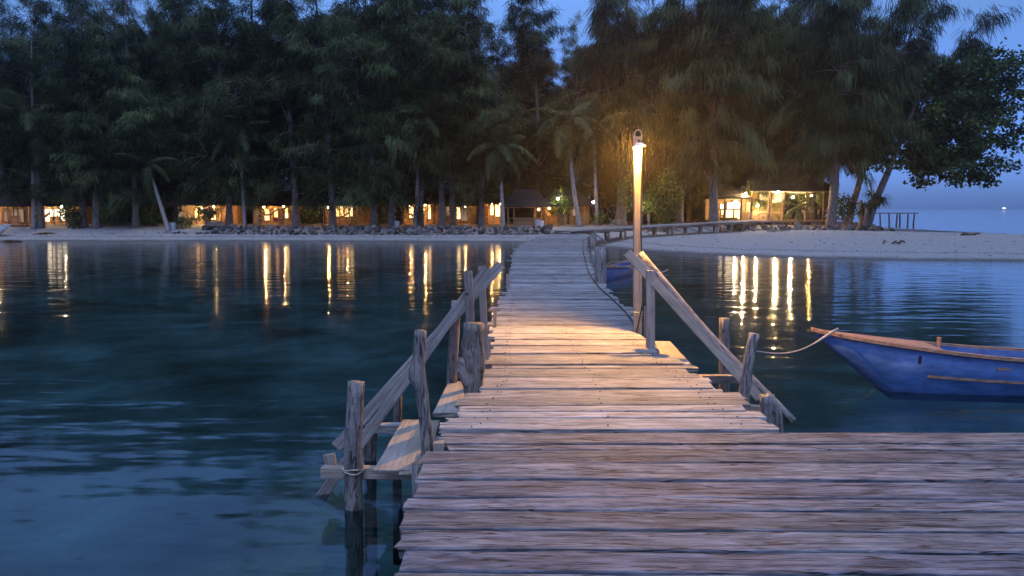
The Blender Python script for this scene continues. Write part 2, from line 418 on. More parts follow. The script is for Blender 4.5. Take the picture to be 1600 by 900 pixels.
def frame(p0, p1, up=Vector((0, 0, 1))):
    p0, p1 = Vector(p0), Vector(p1)
    x = (p1 - p0).normalized()
    if abs(x.dot(up)) > 0.95: up = Vector((0, -1, 0))
    y = up.cross(x).normalized(); z = x.cross(y)
    m = Matrix(((x.x, y.x, z.x, p0.x), (x.y, y.y, z.y, p0.y), (x.z, y.z, z.z, p0.z), (0, 0, 0, 1)))
    return m

RNG = random.Random(7)
def plank_mesh(name, L, w0, w1, t, mat, n=8, jit=0.006, rag=0.02, warp=0.004, rng=RNG, end=0.0):
    """a sawn plank along local X with worn arrises, wavy edges and ragged ends; top face at z=0"""
    v, f = [], []
    ph = rng.uniform(0, 50)
    for i in range(n + 1):
        s = i / n; w = w0 + (w1 - w0) * s
        e0 = mnoise.noise((s * L * 1.7, ph, 0)) * jit * 2 + rng.uniform(-jit, jit) * .5
        e1 = mnoise.noise((s * L * 1.7, ph + 9, 0)) * jit * 2 + rng.uniform(-jit, jit) * .5
        zz = mnoise.noise((s * L * 0.9, ph + 20, 0)) * warp * 2
        c = min(0.005, w * 0.04)
        prof = [(-w / 2 + e0, -t), (-w / 2 + e0, -c * .8), (-w / 2 + e0 + c * 1.3, zz * .3), (0, zz), (w / 2 + e1 - c * 1.3, zz * .3), (w / 2 + e1, -c * .8), (w / 2 + e1, -t)]
        for j, (y, z) in enumerate(prof):
            x = s * L
            if i == 0: x += rng.uniform(-rag, rag) - end
            if i == n: x += rng.uniform(-rag, rag) + end
            v.append((x, y, z))
    k = 7
    for i in range(n):
        for j in range(k):
            a = i * k + j; b = i * k + (j + 1) % k
            f.append((a, a + k, b + k, b))
    f.append(tuple(range(k))); f.append(tuple(n * k + j for j in range(k))[::-1])
    return mesh_from(name, v, f, mat)

def board(name, p0, p1, w, t, mat, parent=None, n=6, jit=0.003, rag=0.006, top=True, up=Vector((0, 0, 1)), rng=RNG):
    p0, p1 = Vector(p0), Vector(p1)
    me = plank_mesh(name, (p1 - p0).length, w, w, t, mat, n, jit, rag, 0.002, rng)
    m = frame(p0, p1, up)
    if not top: m = m @ Matrix.Translation((0, 0, t / 2))
    return mobj(name, me, parent, m)

def log(name, pts, rad, mat, parent=None, n=12, lump=0.10, knots=(), seed=0):
    """a natural pole through pts; local X runs from the first to the last point"""
    pts = [Vector(p) for p in pts]
    m = frame(pts[0], pts[-1]); inv = m.inverted()
    # resample
    P_, R_ = [], []
    seg = 5
    if not isinstance(rad, (list, tuple)): rad = [rad] * len(pts)
    for i in range(len(pts) - 1):
        for k in range(seg):
            s = k / seg; P_.append(pts[i].lerp(pts[i + 1], s)); R_.append(rad[i] + (rad[i + 1] - rad[i]) * s)
    P_.append(pts[-1]); R_.append(rad[-1])
    # soften corners
    for _ in range(2):
        P_ = [P_[0]] + [(P_[i - 1] + P_[i] * 2 + P_[i + 1]) / 4 for i in range(1, len(P_) - 1)] + [P_[-1]]
    b = MB(); b.tube([inv @ p for p in P_], R_, n)
    ctr = [inv @ p for p in P_]
    for i in range(len(P_)):
        for j in range(n):
            idx = i * n + j; c = ctr[i]; d = b.v[idx] - c
            k = 1 + lump * mnoise.noise((c.x * 5 + seed * 11.3, d.y * 14, d.z * 14)) * 2
            for (kx, ky, kr) in knots:
                ang = math.atan2(d.z, d.y); da = (ang - ky + math.pi) % (2 * math.pi) - math.pi
                k += kr * math.exp(-((c.x - kx) / 0.05) ** 2 - (da / 0.55) ** 2)
            b.v[idx] = c + d * k
    return fresh(name, b.v, b.f, mat, parent, m, True)

# ------------------------------------------------------------------ terrain and water
near_px = [(-500, 378), (0, 377), (300, 377), (600, 377.6), (830, 379), (900, 383), (960, 388), (1000, 392), (1060, 396), (1140, 400), (1250, 403.5), (1400, 406.5), (1600, 409), (1900, 411)]
coast = [P(a, b, 0) for a, b in near_px]
coast = [(p.x, p.y) for p in coast]
coast = [(-400, 66)] + coast + [(46, 31.5), (55, 36), (52, 44), (43, 55), (42, 68), (44, 86), (44, 110), (30, 160), (-60, 260), (-400, 260)]
CO = np.array(coast)
def coast_dist(x, y):
    x = np.asarray(x, float); y = np.asarray(y, float)
    d = np.full(x.shape, 1e9); inside = np.zeros(x.shape, bool)
    for i in range(len(CO)):
        ax, ay = CO[i]; bx, by = CO[(i + 1) % len(CO)]
        ex, ey = bx - ax, by - ay
        t = np.clip(((x - ax) * ex + (y - ay) * ey) / (ex * ex + ey * ey), 0, 1)
        d = np.minimum(d, np.hypot(x - ax - t * ex, y - ay - t * ey))
        cond = ((ay > y) != (by > y)) & (x < (bx - ax) * (y - ay) / (by - ay + 1e-12) + ax)
        inside ^= cond
    return np.where(inside, d, -d)
bank = np.array([(-400, 66), (-60, 60.5), (-38, 59.6), (-20, 58.3), (-8, 57.6), (2, 57.2), (6, 57.8), (11, 58.4), (17, 58.6), (24, 59.2), (28, 61), (32, 66), (36, 80), (38, 120), (400, 200)])
def height(x, y):
    x = np.asarray(x, float); y = np.asarray(y, float)
    d = coast_dist(x, y)
    base = np.where(d > 0, np.minimum(0.11 * d, 0.40 + (d - 3.6) * 0.022), np.maximum(0.13 * d, -1.9 + 0.004 * d))
    base = np.where(d < -60, np.maximum(base, -6.0), base)
    base = np.minimum(base, 0.92)
    yb = np.interp(x, bank[:, 0], bank[:, 1])
    m = np.clip((y - yb) / 0.9, 0, 1); m = m * m * (3 - 2 * m)
    zb = np.minimum(1.02, np.maximum(0.12 * d, base))
    z = base + m * (zb - base)
    wob = np.sin(x * 1.1 + np.sin(y * .7) * 2) * np.sin(y * 1.3 + np.sin(x * .5)) * 0.02
    return z + np.where(d > 0.3, wob, wob * 0.0 + np.where(d < -1, np.sin(x * .9 + 1) * np.sin(y * 1.1) * 0.12, 0))
def hz(x, y): return float(height(np.array([x]), np.array([y]))[0])

def build_ground():
    xs = np.concatenate([[-1600, -900, -500, -200, -120], np.arange(-80, 70, 0.75), [75, 85, 100, 140, 250, 600, 1000, 1600]])
    ys = np.concatenate([[-1000, -600, -150, -50], np.arange(-20, 28, 1.5), np.arange(28, 34, .6), np.arange(34, 64, 0.4), np.arange(64, 120, 1.2), [125, 140, 170, 220, 280, 400, 700, 1100, 1700]])
    X, Y = np.meshgrid(xs, ys); Z = height(X, Y)
    v = np.stack([X.ravel(), Y.ravel(), Z.ravel()], 1)
    nx, ny = len(xs), len(ys)
    i = np.arange(nx * ny).reshape(ny, nx)
    a, b, c, d = i[:-1, :-1].ravel(), i[:-1, 1:].ravel(), i[1:, 1:].ravel(), i[1:, :-1].ravel()
    t = np.concatenate([np.stack([a, b, c], 1), np.stack([a, c, d], 1)])
    me = mesh_np('ground', v, t, M['ground']); me.shade_smooth()
    return tag(mobj('ground', me), kind='structure')
build_ground()
wv = [(-1600, -1000, 0), (1600, -1000, 0), (1600, 1700, 0), (-1600, 1700, 0)]
tag(fresh('water', wv, [(0, 1, 2, 3)], M['water']), kind='structure')

# ------------------------------------------------------------------ jetty walkway
def deck_z(Y): return 0.75 + 0.27 * min(1.0, max(0.0, (Y - 12) / 34.0))
def PD(px, py):
    z = 0.75
    for _ in range(12): p = P(px, py, z); z = deck_z(p.y)
    return P(px, py, z)
rows = [(672, 692, 1215), (640, 712, 1171), (600, 752, 1112), (570, 763, 1064), (545, 766, 1026), (520, 770, 1000), (490, 776, 987), (470, 783, 966), (450, 792, 946),
        (430, 797, 931), (410, 800, 922), (395, 803, 918), (382, 815, 916), (374, 832, 916), (369, 846, 917), (365.5, 860, 921)]
secs = [(PD(a, y), PD(b, y)) for y, a, b in rows]
# the far end bends to the right towards the beach walk
last_l, last_r = secs[-1]
arc = [0.0]
for i in range(1, len(secs)):
    m0 = (secs[i - 1][0] + secs[i - 1][1]) / 2; m1 = (secs[i][0] + secs[i][1]) / 2
    arc.append(arc[-1] + (m1 - m0).length)
def sec_at(s):
    for i in range(1, len(arc)):
        if s <= arc[i] or i == len(arc) - 1:
            t = (s - arc[i - 1]) / (arc[i] - arc[i - 1])
            return secs[i - 1][0].lerp(secs[i][0], t), secs[i - 1][1].lerp(secs[i][1], t)
jetty = thing('jetty', (0.4, 5.4, 0), 'long curving walkway of weathered planks leading from the platform to the beach', 'jetty')
s = 0.0; rng = random.Random(21); k = 0
skew = 0.0
while s < arc[-1] - 0.1:
    w = rng.uniform(0.15, 0.25) if s > 3 else rng.choice([0.12, 0.16, 0.18, 0.21, 0.25])
    gap = rng.choice([0.010, 0.014, 0.020, 0.030])
    L0, R0 = sec_at(s + w * .5)
    L0 = L0.copy(); R0 = R0.copy()
    skew = skew * .7 + rng.uniform(-0.012, 0.012)
    ex0, ex1 = rng.uniform(-0.05, 0.07), rng.uniform(-0.05, 0.06)
    if rng.random() < 0.10: ex0 += rng.uniform(0.04, 0.14)
    if rng.random() < 0.10: ex1 += rng.uniform(0.04, 0.12)
    dirn = (R0 - L0).normalized()
    L0 -= dirn * ex0; R0 += dirn * ex1
    dz = rng.uniform(-0.010, 0.012)
    L0.z += dz; R0.z += dz + rng.uniform(-.004, .004); L0.y += skew; R0.y -= skew
    t0 = rng.uniform(-0.012, 0.012)
    me = plank_mesh('plank', (R0 - L0).length, w + t0, w - t0, rng.uniform(0.028, 0.045), M['plank'], 10 if s < 9 else 5, 0.007, 0.02, 0.004, rng)
    mobj('plank', me, jetty, frame(L0, R0))
    s += w + gap; k += 1
nails = MB()
for ss in np.arange(0.08, 8.0, 0.205):
    L0, R0 = sec_at(float(ss))
    for u in (.09, .11, .5, .88, .91):
        q = L0.lerp(R0, u + rng.uniform(-.012, .012)); q.y += rng.uniform(-.06, .06); q.z += .012
        nails.tube([q, q + Vector((0, 0, .006))], .006, 6)
tag(nails.build('nail_heads', M['dark'], jetty), kind='stuff')
# bearers, stringers and piles under the walkway
s = 1.0
prev = None
while s < arc[-1]:
    L0, R0 = sec_at(s)
    L1 = L0.lerp(R0, 0.07); R1 = L0.lerp(R0, 0.93)
    off = Vector((0, 0, -0.19))
    board('bearer', L0.lerp(R0, -0.02) + off, L0.lerp(R0, 1.02) + off, 0.09, 0.09, M['beam'], jetty, 3)
    for q in (L1, R1):
        zb = min(hz(q.x, q.y), 0.3) - 0.35
        log('pile', [(q.x + rng.uniform(-.05, .05), q.y + 0.1, zb), (q.x + rng.uniform(-.03, .03), q.y + 0.1, (zb + q.z) / 2), (q.x, q.y + 0.1, q.z - 0.05)], [0.075, 0.07, 0.065], M['log'], jetty, 9, seed=int(s * 7))
    if prev:
        for q0, q1 in ((prev[0], L1), (prev[1], R1), ((prev[0] + prev[1]) / 2, (L1 + R1) / 2)):
            board('stringer', q0 + Vector((0, 0, -.065)), q1 + Vector((0, 0, -.065)), 0.07, 0.11, M['beam'], jetty, 2)
    prev = (L1, R1); s += 2.3 if s < 20 else 3.0
# stub ends of the piles standing proud along the right edge, and the thick mooring pile
for (px, py, h, r) in ((905, 447, .0, .0),):
    pass
q = PD(931, 441)
log('mooring_pile', [(q.x + .12, q.y, -1.6), (q.x + .10, q.y, 0.2), (q.x + .09, q.y, D(931, 386, q.y).z)], [0.12, 0.125, 0.12], M['log'], jetty, 12, seed=3)
for (px, py, top) in ((921, 400, 371), (918, 388, 366), (922, 380, 364), (926, 374, 361), (919, 412, 392), (920, 394, 374)):
    q = PD(px, py)
    log('edge_pile', [(q.x + .10, q.y, -1.2), (q.x + .13, q.y, 0.3), (q.x + .11 + rng.uniform(-.05, .05), q.y, D(px, top, q.y).z)], [0.07, 0.07, 0.06], M['log'], jetty, 9, seed=px)
# small broken uprights on the left edge
for (px, py, top, wpx) in ((796, 452, 429, 5), (776, 512, 484, 4), (768, 556, 530, 3)):
    q = PD(px, py); dd = q.y
    board('edge_stake', (q.x - .03, dd, q.z - .5), (q.x - .02, dd, D(px, top, dd).z), wpx / FPX * dd * 1.4, 0.04, M['beam'], jetty, 3)
q = D(683, 707, 4.95)
board('edge_stake', (q.x + .01, 4.95, 0.1), (q.x + .01, 4.97, 0.77), 0.075, 0.07, M['lampwood'], jetty, 3)
q = D(690, 672, 5.3)
log('edge_stake', [(q.x - .02, 5.35, -1.5), (q.x - .03, 5.35, 0.1), (q.x - .01, 5.33, 0.70)], [.06, .055, .05], M['log'], jetty, 9)

# front platform of long rough planks running off to the right
platform = thing('jetty_platform', (2.0, 4.0, 0), 'wide foreground platform of long rough planks running off to the right', 'platform')
prow = [(676, 687), (694, 694), (703, 699), (724, 672), (750, 663), (776, 655), (797, 638), (826, 634), (858, 633), (893, 631), (940, 629), (1000, 627), (1080, 624), (1190, 622), (1400, 620)]
tilt = [0.000, .002, .0, .004, .012, .012, .016, .016, .018, .018, .018, .018, .018, .018, .018]
rng = random.Random(5)
for i in range(len(prow) - 1):
    y0, x0 = prow[i]; y1, x1 = prow[i + 1]
    a = P((x0 + x1) / 2 if False else x1, y0, 0.75); b = P(x1, y1, 0.75)
    wd = a.y - b.y
    yc = (a.y + b.y) / 2; xl = a.x + rng.uniform(-.02, .02)
    g = rng.choice((0.010, 0.014, 0.024))
    dz = rng.uniform(-0.006, 0.006)
    p0 = Vector((xl, yc, 0.755 + dz)); p1 = Vector((9.5, yc - tilt[i] * 9, 0.755 + dz + rng.uniform(-.01, .01)))
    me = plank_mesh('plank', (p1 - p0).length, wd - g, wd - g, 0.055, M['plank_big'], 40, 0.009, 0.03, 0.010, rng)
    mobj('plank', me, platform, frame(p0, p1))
for x, y in ((-.62, 5.0), (1.6, 5.1), (4.0, 5.1), (6.5, 5.1), (-.50, 3.4), (1.6, 3.2), (4.0, 3.2), (6.5, 3.2), (-.42, 1.6)):
    log('pile', [(x, y, -1.9), (x + .02, y, -.4), (x, y, 0.62)], [.08, .075, .07], M['log'], platform, 9, seed=int(x * 10))
for y in (5.0, 3.3, 1.5):
    board('bearer', (-.62 if y > 4 else -.46, y, 0.64), (9, y - .1, 0.64), 0.1, 0.1, M['beam'], platform, 3)

# ------------------------------------------------------------------ left boarding stair
stair = thing('boarding_stair', (-1.0, 6.3, 0), 'left boarding stair of logs and planks going down to the water with a steep handrail', 'stair')
def LG(name, p, r, parent, **k): return log(name, p, r, M['log'], parent, **k)
LG('post', [D(553, 905, 5.75) + Vector((0, 0, -1.3)), D(553, 800, 5.75), D(551, 700, 5.75), D(557, 597, 5.75)], [.075, .07, .073, .066], stair, n=14, lump=.05, seed=1, knots=((1.62, 0.4, .25),))
LG('post', [D(672, 735, 5.66) + Vector((0.02, 0, -1.6)), D(668, 725, 5.66), D(664, 650, 5.66), D(653, 575, 5.66), D(657, 516, 5.66)], [.05, .05, .047, .052, .044], stair, n=12, lump=.07, seed=2, knots=((2.36, 0.1, .95), (1.5, 2.9, .3)))
thick = LG('stump_post', [D(738, 640, 6.72) + Vector((0, 0, -1.7)), D(739, 606, 6.72), D(738, 560, 6.72), D(741, 505, 6.72)], [.08, .085, .1, .088], stair, n=14, lump=.17, seed=5, knots=((1.9, 2.8, .25), (2.15, 1.4, .3), (2.3, 0.2, .2)))
LG('branch_stub', [D(736, 598, 6.70), D(724, 580, 6.68), D(722, 560, 6.66)], [.075, .065, .04], stair, n=9, seed=6)
LG('post', [D(703, 690, 7.4) + Vector((0, 0, -1.0)), D(705, 600, 7.4), D(713, 470, 7.4)], [.06, .055, .048], stair, n=12, seed=7, lump=.05)
LG('post', [D(620, 760, 7.3) + Vector((0, 0, -.8)), D(620, 690, 7.3), D(622, 600, 7.3)], [.05, .047, .04], stair, n=10, seed=8)
LG('post', [D(578, 790, 6.9) + Vector((0, 0, -.8)), D(578, 700, 6.9), D(583, 655, 6.9)], [.06, .055, .05], stair, n=10, seed=9)
board('upright', D(742, 610, 7.1) + Vector((0, 0, -.5)), D(731, 424, 7.1), .078, .05, M['beam'], stair, 6, up=Vector((0, -1, 0)))
board('upright', D(760, 567, 7.85) + Vector((0, 0, -.3)), D(752, 417, 7.85), .075, .05, M['lampwood'], stair, 6, up=Vector((0, -1, 0)))
board('handrail', D(525, 699, 6.55), D(783, 413, 7.70), .10, .045, M['beam'], stair, 12, 0.004, up=Vector((0, -1, 0)))
board('handrail', D(494, 788, 5.98), D(762, 418, 7.35), .095, .045, M['beam'], stair, 12, 0.004, up=Vector((0, -1, 0)))
for p in (D(730, 459, 7.04), D(751, 447, 7.62)):
    MB().tube([p, p + Vector((0, -.03, 0))], .014, 8).build('bolt_head', M['dark'], stair)
board('bearer', D(504, 737, 5.84), D(672, 739, 5.80), .085, .085, M['lampwood'], stair, 6, 0.004, top=False, up=Vector((0, -1, 0)))
board('bearer', D(572, 669, 6.90), D(700, 668, 6.90), .085, .085, M['beam'], stair, 6, 0.004, top=False, up=Vector((0, -1, 0)))
board('bearer_stub', D(519, 742, 5.92) + Vector((0, 0, 0)), D(513, 711, 5.92), .09, .05, M['lampwood'], stair, 3, up=Vector((0, -1, 0)))
zl = 0.425
for (a, b, c, d_) in ((584, 624, 634, 657), (625, 664, 659, 683)):
    f0 = (P(a, 734, zl) + P(b, 734, zl)) / 2; f1 = (P(c, 656, zl) + P(d_, 656, zl)) / 2
    board('landing_plank', f0, f1, .20, .035, M['lampwood'], stair, 8, .004, .012)
zl = 0.63
f0 = (P(677, 645, zl) + P(713, 645, zl)) / 2; f1 = (P(706, 596, zl) + P(730, 596, zl)) / 2
board('step_plank', f0, f1, .21, .035, M['lampwood'], stair, 8, .004, .012)
rp = []
for i in range(28):
    a = i / 27 * 5 * math.pi; q = D(552, 733 + 4 * math.sin(i * .9), 5.75)
    rp.append(q + Vector((math.cos(a) * .082, math.sin(a) * .082, 0)))
rp += [D(540, 740, 5.66), D(533, 748, 5.70)]
MB().tube(rp, .006, 5).build('lashing', M['rope'], stair)

# ------------------------------------------------------------------ right boarding stair
stair2 = thing('boarding_stair', (2.2, 8.3, 0), 'right boarding stair with a long diagonal handrail beside the lamp post', 'stair')
board('upright', D(1018, 552, 8.62) + Vector((0, 0, -.3)), D(1017, 423, 8.62), .095, .06, M['lampwood'], stair2, 6, up=Vector((0, -1, 0)))
board('handrail', D(980, 394, 8.80), D(1187, 622, 7.95), .10, .04, M['lampwood'], stair2, 12, .003, up=Vector((0, -1, 0)))
LG('handrail', [D(998, 398, 8.95), D(1110, 530, 8.5), D(1239, 659, 8.02)], [.062, .06, .05], stair2, n=10, lump=.05, seed=12)
LG('post', [D(1131, 640, 8.9) + Vector((0, 0, -1.2)), D(1132, 585, 8.9), D(1131, 497, 8.9)], [.07, .065, .058], stair2, n=12, seed=13, knots=((2.0, .6, .3),))
LG('post', [D(1152, 700, 7.6) + Vector((-.05, 0, -1.0)), D(1160, 634, 7.6), D(1167, 580, 7.6), D(1178, 521, 7.6)], [.065, .06, .058, .05], stair2, n=12, seed=14, lump=.06)
LG('post', [D(1206, 720, 7.0) + Vector((0, 0, -1.0)), D(1203, 668, 7.0), D(1199, 618, 7.0)], [.085, .082, .072], stair2, n=12, seed=15, lump=.12)
LG('post', [D(1219, 720, 7.15) + Vector((0, 0, -1.0)), D(1217, 668, 7.15), D(1213, 632, 7.15)], [.05, .05, .04], stair2, n=9, seed=16)
board('bearer', D(1085, 592, 8.6), D(1160, 592, 8.6), .09, .08, M['beam'], stair2, 4, top=False, up=Vector((0, -1, 0)))
board('bearer', D(1150, 650, 7.1), D(1211, 653, 7.1), .09, .10, M['beam'], stair2, 4, top=False, up=Vector((0, -1, 0)))
board('bearer', D(1140, 638, 7.45), D(1196, 640, 7.45), .08, .08, M['lampwood'], stair2, 4, top=False, up=Vector((0, -1, 0)))
zl = .655
f0 = (P(1046, 572, zl) + P(1082, 570, zl)) / 2; f1 = (P(1016, 533, zl) + P(1048, 533, zl)) / 2
board('step_plank', f0, f1, .26, .035, M['lampwood'], stair2, 8, .004, .012)
zl = .60
f0 = P(1112, 615, zl); f1 = P(1085, 587, zl)
board('step_plank', f0, f1, .16, .035, M['lampwood'], stair2, 6, .004, .012)

# ------------------------------------------------------------------ lamp post and cable
LY = 9.72
lamp_post = thing('lamp_post', (D(996, 522, LY).x, LY, 0.75), 'tall square wooden lamp post with a lit bulb under a small shade', 'lamp post')
ztop = D(998, 214, LY).z
bx = D(997, 522, LY).x; tx = D(996, 230, LY).x
board('post', (bx, LY, .30), (tx, LY, ztop), .10, .10, M['lampwood'], lamp_post, 10, .002, .002, top=False, up=Vector((0, -1, 0)))
board('brace_stub', (bx + .13, LY + .1, .4), (bx + .12, LY + .1, D(1006, 481, LY).z), .06, .05, M['beam'], lamp_post, 3, up=Vector((0, -1, 0)))
zl = D(1000, 233, LY).z
BULB = Vector((tx - .015, LY - .092, zl - .02))
b = MB(); rad, rings = 0.030, 6
for i in range(rings + 1):
    th = math.pi * i / rings
    for j in range(10):
        b.v.append(BULB + Vector((math.sin(th) * math.cos(j * .6283) * rad, math.sin(th) * math.sin(j * .6283) * rad, math.cos(th) * rad * 1.25)))
for i in range(rings):
    for j in range(10): b.f.append((i * 10 + j, i * 10 + (j + 1) % 10, i * 10 + 10 + (j + 1) % 10, i * 10 + 10 + j))
b.build('bulb', M['bulb'], lamp_post, smooth=True)
b = MB(); n = 14          # shallow tilted reflector over the bulb
cs = BULB + Vector((.02, -.02, .070))
prof = [(.015, .02), (.035, .015), (.065, -.008), (.078, -.025)]
for (r, z) in prof:
    for j in range(n):
        a = 2 * math.pi * j / n; b.v.append(cs + Vector((math.cos(a) * r, math.sin(a) * r, z + math.cos(a) * r * .15)))
for (r, z) in reversed(prof):
    for j in range(n):
        a = 2 * math.pi * j / n; b.v.append(cs + Vector((math.cos(a) * r, math.sin(a) * r, z - .006 + math.cos(a) * r * .15)))
for i in range(2 * len(prof) - 1):
    for j in range(n): b.f.append((i * n + j, i * n + (j + 1) % n, i * n + n + (j + 1) % n, i * n + n + j))
b.build('lamp_shade', M['white'], lamp_post, smooth=True)
MB().tube([cs + Vector((0, 0, .015)), cs + Vector((0, .0, .05)), Vector((cs.x, LY - .04, cs.z + .06))], .014, 8).build('lamp_bracket', M['dark'], lamp_post)
hp = []
for i in range(11):
    a = math.pi * i / 10; hp.append((tx + math.cos(a) * .045, LY - .03, ztop + .03 + math.sin(a) * .055))
MB().tube([(tx + .045, LY - .03, ztop - .05)] + hp + [(tx - .045, LY - .03, ztop - .05)], .007, 6).build('wire_loop', M['grey'], lamp_post)
MB().tube([(tx + .04, LY - .056, zl + .1), (tx + .053, LY - .06, 2.0), (bx + .055, LY - .062, 1.3), (bx + .05, LY - .064, .9)], .008, 6).build('conduit', M['dark'], lamp_post)
b = MB()
for zt in (.98, 1.0, 1.02): b.tube([(bx + math.cos(a) * .078, LY + math.sin(a) * .078, zt) for a in [i * .3927 for i in range(17)]], .007, 5)
b.build('lashing', M['rope'], lamp_post)
cab = []
for (px, py) in ((1002, 521), (996, 505), (985, 492), (972, 478), (958, 466), (943, 453), (932, 441), (922, 425), (917, 410), (914, 397), (913, 385), (914, 376)):
    q = PD(px, py); cab.append((q.x - .05 + rng.uniform(-.02, .02), q.y, q.z + .02))
tag(MB().tube([(bx + .05, LY - .07, 1.2)] + cab, .011, 6).build('power_cable', M['dark']), 'thin dark cable running along the right edge of the jetty to the lamp post', 'cable')

# ------------------------------------------------------------------ boats
def hull_pts(L, beam, bow_h, mid_h, st_h, rake, n=22, inner=0.0):
    out = []
    for i in range(n + 1):
        s = i / n; x = s * L
        bw = beam / 2 * (1 - (1 - min(1, s / .42)) ** 2.0) ** .8 if s < .42 else beam / 2 * (1 - .30 * max(0, (s - .62) / .38) ** 2)
        bw = max(bw, 0.012)
        g = mid_h + (bow_h - mid_h) * (1 - min(1, s / .45)) ** 1.7 + (st_h - mid_h) * max(0, (s - .6) / .4) ** 2
        out.append((x, bw, g))
    return out
def make_boat(name, loc, rz, L, beam, bow_h, mid_h, label, outrig=False, white=False):
    t = thing(name, loc, label, 'boat', None, rz)
    base = W[t.name]
    st = hull_pts(L, beam, bow_h, mid_h, mid_h + .12, 1.0)
    hm, im = (M['blue'], M['blue_in']) if not white else (M['white'], M['white'])
    keel = -0.14
    v, f = [], []
    ring = 9
    rk = bow_h - keel
    def station(x, bw, g, inset):
        pts = []
        kx = keel if inset == 0 else keel + .06
        # stem rake: at the bow the bottom of the section rises with the raked stem
        km = max(kx, g - (x + .04) / (1.02 / .78 * .78) * .98 * (g - kx) / (g - kx) * .82) if x < 1.3 * L / 7 else kx
        if x < 1.6: km = max(kx, g - .05 - x * .72)
        for j in range(ring):
            a = j / (ring - 1) * 2 - 1          # -1..1 port to starboard
            u = abs(a)
            yy = math.copysign(bw * (u ** .55) * (1 - inset), a)
            zz = km + (g - km) * (u ** 2.2)
            pts.append((x, yy, zz))
        return pts
    for inset in (0, 1):
        for (x, bw, g) in st:
            ins = 0 if inset == 0 else min(.6, .03 / max(bw, .03))
            p = station(x + (0 if inset == 0 else .03), bw, g, ins)
            v += p
    n = len(st)
    for k_ in (0, 1):
        for i in range(n - 1):
            for j in range(ring - 1):
                a = k_ * n * ring + i * ring + j
                q = (a, a + ring, a + ring + 1, a + 1)
                f.append(q if k_ else q[::-1])
    nv = n * ring
    for i in range(n - 1):                      # close the rim
        for j in (0, ring - 1):
            a, b2 = i * ring + j, (i + 1) * ring + j
            f.append((a, b2, b2 + nv, a + nv) if j == 0 else (a + nv, b2 + nv, b2, a))
    for e in (0, n - 1):
        for j in range(ring - 1):
            a = e * ring + j; f.append((a, a + 1, a + 1 + nv, a + nv))
    me = mesh_from('hull', v, f, hm, True); me.materials.append(im)
    half = (n - 1) * (ring - 1)
    for p in me.polygons:
        if half <= p.index < 2 * half: p.material_index = 1
    mobj('hull', me, t, base)
    # gunwale trims, rub strakes
    for sgn in (-1, 1):
        b = MB()
        path = [(x, sgn * (bw + .012), g + .012) for (x, bw, g) in st]
        b2 = MB()
        for i in range(len(path) - 1):
            b2.bar(path[i], Vector(path[i]) + (Vector(path[i + 1]) - Vector(path[i])) * 1.02, .055, .04)
        fresh('gunwale', b2.v, b2.f, M['trim'] if not white else M['white'], t, base)
        if not white:
            b3 = MB(); sp = []
            for (x, bw, g) in st[4:]:
                km = keel if x >= 1.6 else max(keel, g - .05 - x * .72)
                u = ((.52 * g - .06 - km) / (g - km)) ** (1 / 2.2)
                sp.append((x, sgn * (bw * u ** .55 + .006), .52 * g - .06))
            for i in range(len(sp) - 1): b3.bar(sp[i], Vector(sp[i]) + (Vector(sp[i + 1]) - Vector(sp[i])) * 1.01, .02, .030)
            fresh('rub_strake', b3.v, b3.f, M['trim'], t, base)
    return t, base, st

bow = D(1276, 519, 9.75)
far_pt = D(1600, 560, 9.35)
rz = math.atan2(-0.06, 1.0)
boat, bb, bst = make_boat('wooden_boat', (bow.x, bow.y, 0), rz, 7.2, 0.84, 0.75, 0.44, 'blue wooden boat with orange brown gunwale floating beside the platform')
def bl(p): return bb @ Vector(p)
def foredeck():
    b = MB(); top = []; n = 8
    for i in range(n + 1):
        x = -0.06 + i / n * 1.54
        j = max(0, min(len(bst) - 1, 0)); 
        bw = np.interp(x, [q[0] for q in bst], [q[1] for q in bst]); g = np.interp(x, [q[0] for q in bst], [q[2] for q in bst])
        bw = max(.035, bw * .92); g += .035 + (0.02 if x < 0 else 0)
        top += [(x, -bw, g), (x, bw, g), (x, -bw, g - .045), (x, bw, g - .045)]
    b.v = [Vector(p) for p in top]
    for i in range(n):
        a = i * 4
        b.f += [(a, a + 4, a + 5, a + 1), (a + 2, a + 3, a + 7, a + 6), (a, a + 2, a + 6, a + 4), (a + 1, a + 5, a + 7, a + 3)]
    b.f += [(0, 1, 3, 2), (n * 4, n * 4 + 2, n * 4 + 3, n * 4 + 1)]
    return b
fd = foredeck(); fresh('foredeck', fd.v, fd.f, M['trim'], boat, bb)
for x in (2.2, 3.6, 5.2):
    bw = np.interp(x, [q[0] for q in bst], [q[1] for q in bst]); g = np.interp(x, [q[0] for q in bst], [q[2] for q in bst])
    b = MB().box((x - .11, -bw + .02, g - .14), (x + .11, bw - .02, g - .11)); fresh('thwart', b.v, b.f, M['trim'], boat, bb)
for x in (1.72, 4.4):
    bw = float(np.interp(x, [q[0] for q in bst], [q[1] for q in bst])); g = float(np.interp(x, [q[0] for q in bst], [q[2] for q in bst]))
    b = MB().tube([(x, bw - .02, g - .08), (x, bw - .02, g + .05), (x, bw - .02, g + .11)], [.03, .028, .03], 8); fresh('mooring_peg', b.v, b.f, M['trim'], boat, bb)
b = MB().box((1.18, -.285, .40), (1.215, -.235, .50)); fresh('hull_bracket', b.v, b.f, M['dark'], boat, bb)
